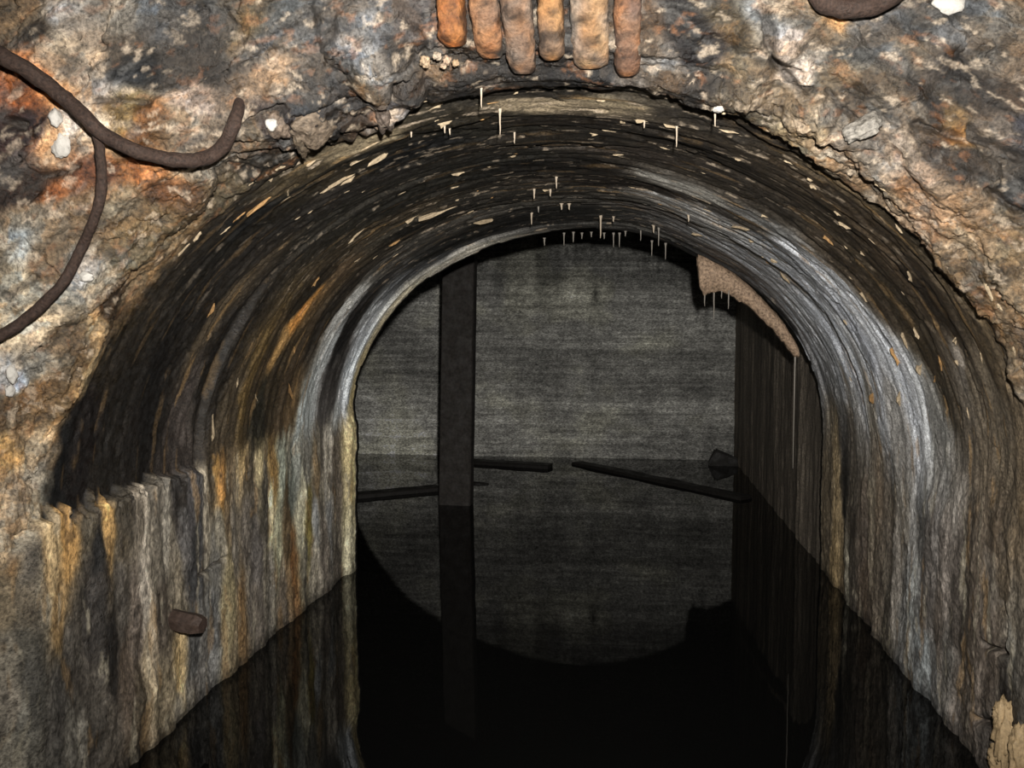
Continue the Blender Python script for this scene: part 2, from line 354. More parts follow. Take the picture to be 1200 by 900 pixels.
# ---------------------------------------------------------------- surface colour spot by spot, fitted under the flash, some light and shade included: (S, T, red, green, blue)
ROCK_SPOTS = np.array([(-0.659, -0.448, 0.111, 0.0765, 0.0442),
 (-0.65, -0.41, 0.0188, 0.0118, 0.0065),
 (-0.605, -0.42, 0.2833, 0.2601, 0.236),
 (-0.641, -0.382, 0.3181, 0.2543, 0.1818),
 (-0.602, -0.382, 0.2205, 0.1744, 0.1295),
 (-0.567, -0.386, 0.1869, 0.1643, 0.1326),
 (-0.587, -0.327, 0.0444, 0.0357, 0.0271),
 (-0.528, -0.333, 0.0723, 0.0682, 0.064),
 (-0.498, -0.295, 0.0144, 0.0143, 0.0139),
 (-0.457, -0.288, 0.0512, 0.046, 0.0386),
 (-0.427, -0.257, 0.1059, 0.0696, 0.0327),
 (-0.373, -0.257, 0.0518, 0.0482, 0.0413),
 (-0.332, -0.236, 0.0816, 0.0714, 0.0607),
 (-0.299, -0.229, 0.0582, 0.0493, 0.0409),
 (-0.507, -0.24, 0.0085, 0.0073, 0.0062),
 (-0.584, -0.281, 0.005, 0.005, 0.005),
 (-0.561, -0.243, 0.0274, 0.021, 0.0149),
 (-0.709, -0.368, 0.72, 0.2606, 0.0892),
 (-0.709, -0.333, 0.72, 0.334, 0.1209),
 (-0.748, -0.358, 0.1938, 0.057, 0.0151),
 (-0.778, -0.327, 0.012, 0.0054, 0.005),
 (-0.727, -0.295, 0.4206, 0.3932, 0.3733),
 (-0.766, -0.292, 0.4324, 0.2912, 0.1724),
 (-0.697, -0.243, 0.72, 0.5365, 0.3555),
 (-0.653, -0.222, 0.1828, 0.1181, 0.047),
 (-0.635, -0.174, 0.0843, 0.04, 0.0145),
 (-0.596, -0.156, 0.1924, 0.1507, 0.1059),
 (-0.567, -0.191, 0.3285, 0.2464, 0.1906),
 (-0.659, -0.281, 0.4322, 0.3333, 0.2503),
 (-0.677, -0.354, 0.3356, 0.2222, 0.1358),
 (-0.641, -0.337, 0.3678, 0.2606, 0.1678),
 (-0.686, -0.122, 0.4233, 0.1723, 0.0594),
 (-0.721, -0.16, 0.1957, 0.0772, 0.0238),
 (-0.754, -0.205, 0.0807, 0.028, 0.0111),
 (-0.822, -0.219, 0.3184, 0.1038, 0.0308),
 (-0.831, -0.264, 0.014, 0.0076, 0.005),
 (-0.867, -0.222, 0.1896, 0.1407, 0.0897),
 (-0.924, -0.198, 0.3632, 0.3456, 0.3025),
 (-0.876, -0.167, 0.0977, 0.0711, 0.0451),
 (-0.828, -0.163, 0.12, 0.0811, 0.046),
 (-0.787, -0.135, 0.1666, 0.1306, 0.084),
 (-0.808, -0.059, 0.121, 0.0815, 0.0406),
 (-0.721, -0.069, 0.0781, 0.0363, 0.0146),
 (-0.65, -0.08, 0.2481, 0.2035, 0.1468),
 (-0.59, 0.024, 0.0163, 0.0123, 0.0085),
 (-0.662, 0.028, 0.0776, 0.0575, 0.0334),
 (-0.59, -0.118, 0.0464, 0.0313, 0.0193),
 (-0.516, -0.094, 0.1012, 0.0754, 0.048),
 (-0.465, -0.083, 0.0088, 0.0055, 0.005),
 (-0.436, -0.16, 0.2168, 0.1604, 0.1106),
 (-0.433, -0.219, 0.0936, 0.0837, 0.0731),
 (-0.415, -0.122, 0.0298, 0.0281, 0.0265),
 (-0.436, -0.017, 0.0093, 0.007, 0.0055),
 (-0.376, -0.195, 0.0528, 0.0485, 0.0438),
 (-0.349, -0.142, 0.0418, 0.0348, 0.0282),
 (-0.296, -0.163, 0.119, 0.1091, 0.1014),
 (-0.242, -0.212, 0.1016, 0.0943, 0.0868),
 (-0.269, -0.139, 0.1461, 0.1347, 0.1213),
 (-0.305, -0.094, 0.088, 0.0565, 0.0291),
 (-0.355, -0.069, 0.0126, 0.01, 0.0083),
 (-0.293, -0.049, 0.0687, 0.0572, 0.0515),
 (-0.213, -0.177, 0.0358, 0.0316, 0.028),
 (-0.18, -0.198, 0.0443, 0.0356, 0.0312),
 (-0.198, -0.139, 0.0398, 0.0331, 0.0269),
 (-0.251, -0.073, 0.0258, 0.0204, 0.017),
 (-0.192, -0.111, 0.0976, 0.0691, 0.0445),
 (-0.159, -0.118, 0.0312, 0.0227, 0.0143),
 (-0.373, -0.007, 0.0241, 0.0147, 0.0091),
 (-0.317, 0.028, 0.3135, 0.2605, 0.2155),
 (-0.245, -0.042, 0.0162, 0.0133, 0.0109),
 (-0.117, -0.101, 0.018, 0.0132, 0.0092),
 (-0.079, -0.069, 0.0177, 0.0136, 0.0104),
 (-0.144, -0.056, 0.0141, 0.0116, 0.0098),
 (-0.022, -0.035, 0.0174, 0.0142, 0.0115),
 (0.109, -0.049, 0.0054, 0.005, 0.005),
 (0.046, -0.08, 0.0091, 0.0067, 0.005),
 (0.171, -0.052, 0.0761, 0.0641, 0.0539),
 (0.183, -0.184, 0.0636, 0.0432, 0.027),
 (0.222, -0.129, 0.1691, 0.1486, 0.1276),
 (0.236, -0.198, 0.0094, 0.0068, 0.0051),
 (0.269, -0.174, 0.0069, 0.0052, 0.005),
 (0.308, -0.118, 0.0086, 0.0065, 0.005),
 (0.299, -0.215, 0.0488, 0.0329, 0.0164),
 (0.332, -0.16, 0.1293, 0.0895, 0.0493),
 (0.332, -0.243, 0.1901, 0.1737, 0.1503),
 (0.364, -0.174, 0.0801, 0.0554, 0.0324),
 (0.409, -0.122, 0.1031, 0.0692, 0.0393),
 (0.376, -0.229, 0.4208, 0.3421, 0.2825),
 (0.379, -0.261, 0.108, 0.0833, 0.0581),
 (0.427, -0.184, 0.5464, 0.4534, 0.3744),
 (0.43, -0.219, 0.172, 0.1475, 0.118),
 (0.433, -0.254, 0.1079, 0.0856, 0.0598),
 (0.439, -0.288, 0.3371, 0.2095, 0.1008),
 (0.477, -0.236, 0.0286, 0.0252, 0.0204),
 (0.489, -0.278, 0.0513, 0.0477, 0.0435),
 (0.504, -0.327, 0.0639, 0.0594, 0.056),
 (0.552, -0.257, 0.0787, 0.0726, 0.0645),
 (0.552, -0.327, 0.0229, 0.0211, 0.0189),
 (0.558, -0.393, 0.0427, 0.0379, 0.0329),
 (0.59, -0.358, 0.1084, 0.1011, 0.0942),
 (0.605, -0.399, 0.1073, 0.0979, 0.0846),
 (0.629, -0.431, 0.1641, 0.1249, 0.0869),
 (0.653, -0.358, 0.0616, 0.0482, 0.0348),
 (0.68, -0.368, 0.1598, 0.1076, 0.0664),
 (0.641, -0.327, 0.0081, 0.0062, 0.005),
 (0.614, -0.285, 0.0397, 0.0336, 0.0285),
 (0.564, -0.292, 0.0995, 0.078, 0.0549),
 (0.561, -0.208, 0.0692, 0.0536, 0.0374),
 (0.593, -0.229, 0.0198, 0.0156, 0.012),
 (0.638, -0.229, 0.0155, 0.0124, 0.0098),
 (0.537, -0.174, 0.0263, 0.0212, 0.0158),
 (0.492, -0.184, 0.0834, 0.0635, 0.0407),
 (0.537, -0.135, 0.1066, 0.0927, 0.0758),
 (0.611, -0.205, 0.1099, 0.0955, 0.0781),
 (0.662, -0.24, 0.1052, 0.0601, 0.0225),
 (0.689, -0.236, 0.2398, 0.1045, 0.0278),
 (0.68, -0.295, 0.0264, 0.0199, 0.0149),
 (0.697, -0.327, 0.0439, 0.03, 0.0199),
 (0.733, -0.306, 0.0466, 0.0412, 0.0434),
 (0.709, -0.278, 0.0975, 0.0733, 0.0533),
 (0.474, -0.115, 0.1101, 0.0784, 0.0472),
 (0.522, -0.09, 0.2316, 0.1692, 0.1007),
 (0.573, -0.094, 0.2684, 0.1857, 0.1194),
 (0.617, -0.108, 0.1058, 0.0795, 0.0548),
 (0.65, -0.146, 0.1852, 0.1596, 0.1344),
 (0.683, -0.188, 0.0248, 0.0196, 0.0156),
 (0.736, -0.198, 0.0179, 0.0151, 0.0124),
 (0.778, -0.226, 0.0475, 0.0402, 0.0325),
 (0.68, -0.069, 0.2476, 0.1894, 0.1302),
 (0.715, -0.115, 0.1447, 0.0827, 0.0433),
 (0.751, -0.146, 0.1936, 0.1279, 0.0765),
 (0.769, -0.097, 0.2642, 0.1722, 0.1067),
 (0.796, -0.16, 0.2792, 0.1932, 0.1196),
 (0.852, -0.17, 0.0977, 0.0685, 0.0395),
 (0.861, -0.125, 0.2232, 0.1544, 0.0903),
 (0.825, -0.226, 0.0086, 0.0079, 0.0076),
 (0.915, -0.153, 0.1275, 0.0904, 0.0498),
 (0.686, -0.146, 0.1802, 0.1368, 0.1036),
 (0.95, -0.111, 0.0567, 0.037, 0.0194),
 (0.986, -0.115, 0.1575, 0.1061, 0.059),
 (0.394, -0.076, 0.0576, 0.0429, 0.0246),
 (0.468, -0.056, 0.184, 0.1344, 0.0743),
 (0.358, -0.083, 0.0436, 0.0317, 0.0193),
 (0.296, -0.08, 0.0128, 0.0098, 0.0073),
 (0.245, -0.083, 0.0516, 0.0356, 0.0218),
 (-0.974, -0.163, 0.3843, 0.3382, 0.2561),
 (-0.927, -0.142, 0.1152, 0.0814, 0.0494),
 (-0.924, -0.087, 0.3801, 0.3662, 0.3555),
 (-0.932, -0.059, 0.2482, 0.2161, 0.1656),
 (-1.045, -0.139, 0.72, 0.5625, 0.3725),
 (-1.063, -0.059, 0.0942, 0.0597, 0.0316),
 (-1.016, -0.028, 0.2989, 0.2082, 0.1119),
 (-0.867, -0.035, 0.0799, 0.0622, 0.0369),
 (-0.953, -0.007, 0.0422, 0.0265, 0.0146),
 (-0.897, 0.033, 0.2342, 0.1521, 0.0793),
 (-0.986, -0.139, 0.2878, 0.2455, 0.1801),
 (-0.971, -0.195, 0.2247, 0.1894, 0.1353),
 (-1.138, -0.111, 0.3953, 0.3991, 0.4065),
 (-1.159, -0.076, 0.1682, 0.0878, 0.0336),
 (-1.108, 0.028, 0.72, 0.5306, 0.2964),
 (-1.203, -0.017, 0.1348, 0.0887, 0.0456),
 (-1.266, -0.073, 0.4719, 0.288, 0.114),
 (-1.289, 0.005, 0.2918, 0.2328, 0.1591),
 (-1.349, -0.049, 0.438, 0.3369, 0.2294),
 (-1.393, -0.003, 0.72, 0.6153, 0.4484),
 (-1.188, 0.033, 0.669, 0.4294, 0.1955),
 (-1.114, -0.024, 0.1185, 0.0837, 0.048),
 (-1.108, -0.08, 0.2274, 0.1817, 0.1277),
 (-1.209, -0.101, 0.0825, 0.055, 0.0302),
 (-1.233, -0.049, 0.1921, 0.1325, 0.0756),
 (-1.248, 0.019, 0.6914, 0.467, 0.2609)], np.float32)
VAULT_SPOTS = np.array([(-1.393, 0.019, 0.005, 0.005, 0.005),
 (-1.334, 0.175, 0.0119, 0.0098, 0.0076),
 (-1.396, 0.308, 0.0137, 0.0112, 0.0091),
 (-1.251, 0.099, 0.0081, 0.006, 0.0052),
 (-1.12, 0.123, 0.0149, 0.0112, 0.0074),
 (-1.236, 0.341, 0.007, 0.0059, 0.0051),
 (-1.385, 0.488, 0.0347, 0.0279, 0.0239),
 (-1.254, 0.521, 0.0611, 0.0498, 0.0432),
 (-1.019, 0.104, 0.0153, 0.0112, 0.0064),
 (-0.909, 0.152, 0.0212, 0.0162, 0.0109),
 (-1.037, 0.393, 0.0122, 0.0099, 0.0076),
 (-0.986, 0.469, 0.0771, 0.0579, 0.0365),
 (-0.828, 0.194, 0.0134, 0.0108, 0.0077),
 (-0.828, 0.393, 0.0196, 0.0161, 0.0126),
 (-0.686, 0.199, 0.005, 0.005, 0.005),
 (-0.59, 0.189, 0.0596, 0.0441, 0.0244),
 (-0.706, 0.374, 0.0142, 0.012, 0.0097),
 (-0.593, 0.393, 0.0199, 0.017, 0.014),
 (-1.138, 0.564, 0.0111, 0.0089, 0.0066),
 (-1.298, 0.72, 0.0657, 0.0496, 0.0311),
 (-1.2, 0.777, 0.1222, 0.0804, 0.0314),
 (-1.15, 0.853, 0.0514, 0.0365, 0.0205),
 (-1.322, 0.918, 0.0198, 0.0175, 0.0117),
 (-1.063, 0.918, 0.4146, 0.2492, 0.0973),
 (-0.95, 0.93, 0.72, 0.3321, 0.0903),
 (-1.182, 0.966, 0.037, 0.027, 0.0155),
 (-1.161, 1.116, 0.0545, 0.0383, 0.023),
 (-1.286, 1.158, 0.0952, 0.0636, 0.0329),
 (-0.867, 0.895, 0.0261, 0.0198, 0.0124),
 (-0.784, 0.948, 0.1254, 0.0862, 0.0505),
 (-0.674, 0.853, 0.0528, 0.0401, 0.0251),
 (-0.995, 1.176, 0.0238, 0.0192, 0.0141),
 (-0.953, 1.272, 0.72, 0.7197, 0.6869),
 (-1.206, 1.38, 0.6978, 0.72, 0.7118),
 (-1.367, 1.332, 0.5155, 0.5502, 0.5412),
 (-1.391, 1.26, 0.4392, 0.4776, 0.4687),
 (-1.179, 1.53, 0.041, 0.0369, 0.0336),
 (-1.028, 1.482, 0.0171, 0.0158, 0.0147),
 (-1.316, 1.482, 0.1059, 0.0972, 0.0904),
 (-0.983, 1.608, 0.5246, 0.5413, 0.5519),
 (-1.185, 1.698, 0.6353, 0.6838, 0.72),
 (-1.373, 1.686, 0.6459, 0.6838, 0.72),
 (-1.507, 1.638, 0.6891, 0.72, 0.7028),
 (-0.822, 1.596, 0.1657, 0.171, 0.18),
 (-0.665, 1.644, 0.085, 0.0857, 0.0882),
 (-0.897, 1.548, 0.2822, 0.2911, 0.2953),
 (-0.602, 0.948, 0.0634, 0.0545, 0.0405),
 (-0.477, 0.978, 0.0106, 0.0095, 0.0074),
 (-0.629, 1.284, 0.0791, 0.0716, 0.0608),
 (-0.489, 1.554, 0.014, 0.0135, 0.0122),
 (-0.311, 0.99, 0.0307, 0.0271, 0.022),
 (-0.347, 0.673, 0.0144, 0.0131, 0.0099),
 (-0.483, 0.549, 0.0244, 0.0217, 0.017),
 (-0.43, 0.261, 0.0087, 0.0075, 0.0052),
 (-0.311, 0.341, 0.005, 0.005, 0.005),
 (-0.516, 0.317, 0.015, 0.0115, 0.0065),
 (-0.233, 0.592, 0.0171, 0.0156, 0.0124),
 (-0.198, 0.972, 0.0464, 0.0407, 0.0327),
 (-0.269, 1.464, 0.0168, 0.016, 0.0142),
 (-0.123, 1.602, 0.0359, 0.0339, 0.0311),
 (0.001, 1.2, 0.0855, 0.0782, 0.0662),
 (-0.064, 0.687, 0.0089, 0.0074, 0.0057),
 (0.079, 0.682, 0.0126, 0.0102, 0.0078),
 (-0.076, 0.412, 0.0171, 0.0139, 0.0101),
 (0.058, 0.265, 0.0163, 0.0123, 0.0085),
 (0.174, 0.294, 0.0243, 0.0201, 0.0151),
 (-0.186, 0.327, 0.0216, 0.0195, 0.0142),
 (-0.233, 0.189, 0.012, 0.0097, 0.0061),
 (-0.141, 0.085, 0.022, 0.0186, 0.0137),
 (-0.007, 0.133, 0.2515, 0.1996, 0.1317),
 (0.103, 0.104, 0.239, 0.193, 0.125),
 (-0.001, 0.076, 0.0164, 0.0137, 0.0103),
 (0.106, 0.043, 0.0222, 0.0183, 0.0132),
 (-0.061, 0.014, 0.0175, 0.0139, 0.0109),
 (0.18, 0.066, 0.0727, 0.0605, 0.044),
 (-0.245, 0.085, 0.029, 0.0241, 0.016),
 (-0.361, 0.171, 0.2249, 0.1801, 0.1144),
 (0.216, 0.512, 0.0375, 0.03, 0.0236),
 (0.174, 0.862, 0.0181, 0.0142, 0.0109),
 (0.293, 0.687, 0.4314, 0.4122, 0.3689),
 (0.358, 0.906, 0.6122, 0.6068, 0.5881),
 (0.233, 1.236, 0.1303, 0.1178, 0.1078),
 (0.174, 1.662, 0.0756, 0.072, 0.0641),
 (0.379, 1.584, 0.1347, 0.1256, 0.1189),
 (0.504, 1.758, 0.022, 0.0208, 0.0199),
 (0.272, 0.294, 0.0142, 0.0109, 0.0081),
 (0.379, 0.336, 0.0243, 0.0195, 0.0144),
 (0.317, 0.114, 0.0322, 0.0269, 0.021),
 (0.403, 0.076, 0.0347, 0.026, 0.0176),
 (0.427, 0.549, 0.0347, 0.0283, 0.0213),
 (0.504, 0.753, 0.0773, 0.0684, 0.0577),
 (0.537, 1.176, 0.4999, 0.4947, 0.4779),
 (0.489, 0.232, 0.0387, 0.0301, 0.021),
 (0.576, 0.327, 0.0651, 0.0507, 0.0352),
 (0.614, 0.213, 0.0367, 0.0264, 0.0165),
 (0.46, 0.062, 0.0181, 0.0137, 0.0093),
 (0.54, 0.09, 0.0493, 0.0364, 0.0217),
 (0.689, 0.303, 0.0172, 0.0126, 0.0075),
 (0.662, 0.076, 0.1552, 0.1139, 0.0653),
 (0.787, 0.289, 0.0354, 0.0249, 0.0149),
 (0.897, 0.275, 0.0244, 0.0175, 0.011),
 (0.772, 0.071, 0.0194, 0.0146, 0.0085),
 (0.894, 0.062, 0.2066, 0.1516, 0.087),
 (1.016, 0.251, 0.0205, 0.0146, 0.009),
 (1.06, 0.114, 0.0551, 0.0403, 0.0241),
 (0.968, -0.031, 0.0227, 0.0156, 0.008),
 (1.099, -0.007, 0.0146, 0.0109, 0.0069),
 (1.167, 0.261, 0.1079, 0.0873, 0.0619),
 (1.126, 0.275, 0.2357, 0.208, 0.1769),
 (1.2, 0.147, 0.1289, 0.1049, 0.0751),
 (1.206, 0.033, 0.1812, 0.1392, 0.0915),
 (1.01, 0.474, 0.035, 0.0264, 0.0162),
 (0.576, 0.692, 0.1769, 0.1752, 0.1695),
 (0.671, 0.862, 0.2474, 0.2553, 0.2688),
 (0.736, 0.748, 0.6398, 0.668, 0.72),  # pale grey stripe holds a wet highlight painted into the colour
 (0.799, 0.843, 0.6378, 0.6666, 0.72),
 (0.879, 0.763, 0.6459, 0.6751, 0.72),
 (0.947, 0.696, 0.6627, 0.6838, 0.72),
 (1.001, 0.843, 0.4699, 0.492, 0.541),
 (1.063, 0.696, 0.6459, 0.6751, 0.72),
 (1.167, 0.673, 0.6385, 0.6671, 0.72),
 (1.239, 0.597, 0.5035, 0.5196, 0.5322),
 (1.325, 0.54, 0.2062, 0.2025, 0.189),
 (0.867, 0.559, 0.049, 0.0368, 0.0246),
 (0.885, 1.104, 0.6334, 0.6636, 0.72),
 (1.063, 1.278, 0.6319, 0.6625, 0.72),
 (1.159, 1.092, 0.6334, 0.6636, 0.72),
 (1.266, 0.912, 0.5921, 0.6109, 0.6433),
 (1.358, 0.786, 0.3154, 0.304, 0.2878),
 (0.813, 0.289, 0.1082, 0.0768, 0.0471),
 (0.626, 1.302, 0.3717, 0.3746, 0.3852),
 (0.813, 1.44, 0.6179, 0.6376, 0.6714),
 (0.816, 1.8, 0.084, 0.0818, 0.0812),
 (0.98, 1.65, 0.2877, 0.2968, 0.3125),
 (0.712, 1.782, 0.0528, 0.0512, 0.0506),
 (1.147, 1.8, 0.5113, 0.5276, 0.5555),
 (1.263, 1.686, 0.2276, 0.2291, 0.2353),
 (1.304, 1.326, 0.3957, 0.3922, 0.3801),
 (1.173, 1.386, 0.3678, 0.3795, 0.3996),
 (0.813, 0.729, 0.6627, 0.6838, 0.72),  # more of the bright stripe with its painted sheen
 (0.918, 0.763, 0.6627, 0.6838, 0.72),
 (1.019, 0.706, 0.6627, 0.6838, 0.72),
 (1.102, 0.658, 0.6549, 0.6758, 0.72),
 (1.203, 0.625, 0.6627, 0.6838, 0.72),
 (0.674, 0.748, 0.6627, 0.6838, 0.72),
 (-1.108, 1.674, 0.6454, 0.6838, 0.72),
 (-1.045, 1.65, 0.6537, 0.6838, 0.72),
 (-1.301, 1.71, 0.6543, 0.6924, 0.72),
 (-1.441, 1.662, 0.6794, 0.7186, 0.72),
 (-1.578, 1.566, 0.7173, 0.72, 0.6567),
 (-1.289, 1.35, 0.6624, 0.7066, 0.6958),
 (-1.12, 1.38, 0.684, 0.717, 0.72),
 (-1.045, 1.416, 0.0147, 0.0131, 0.0123),
 (-1.248, 1.494, 0.0747, 0.0675, 0.0618),
 (-1.524, 1.77, 0.1505, 0.1206, 0.0567),
 (-1.346, 1.8, 0.6041, 0.4861, 0.2515),
 (-1.185, 1.8, 0.72, 0.5935, 0.3453),
 (-0.989, 1.8, 0.72, 0.6252, 0.4203),
 (-0.816, 1.8, 0.72, 0.6483, 0.4777),
 (-0.629, 1.8, 0.72, 0.6702, 0.565),
 (1.408, 1.674, 0.1396, 0.136, 0.1269),
 (1.405, 1.356, 0.206, 0.1811, 0.1508),
 (1.364, 1.038, 0.2504, 0.2279, 0.1912),
 (0.912, 1.788, 0.0241, 0.0235, 0.0234)], np.float32)
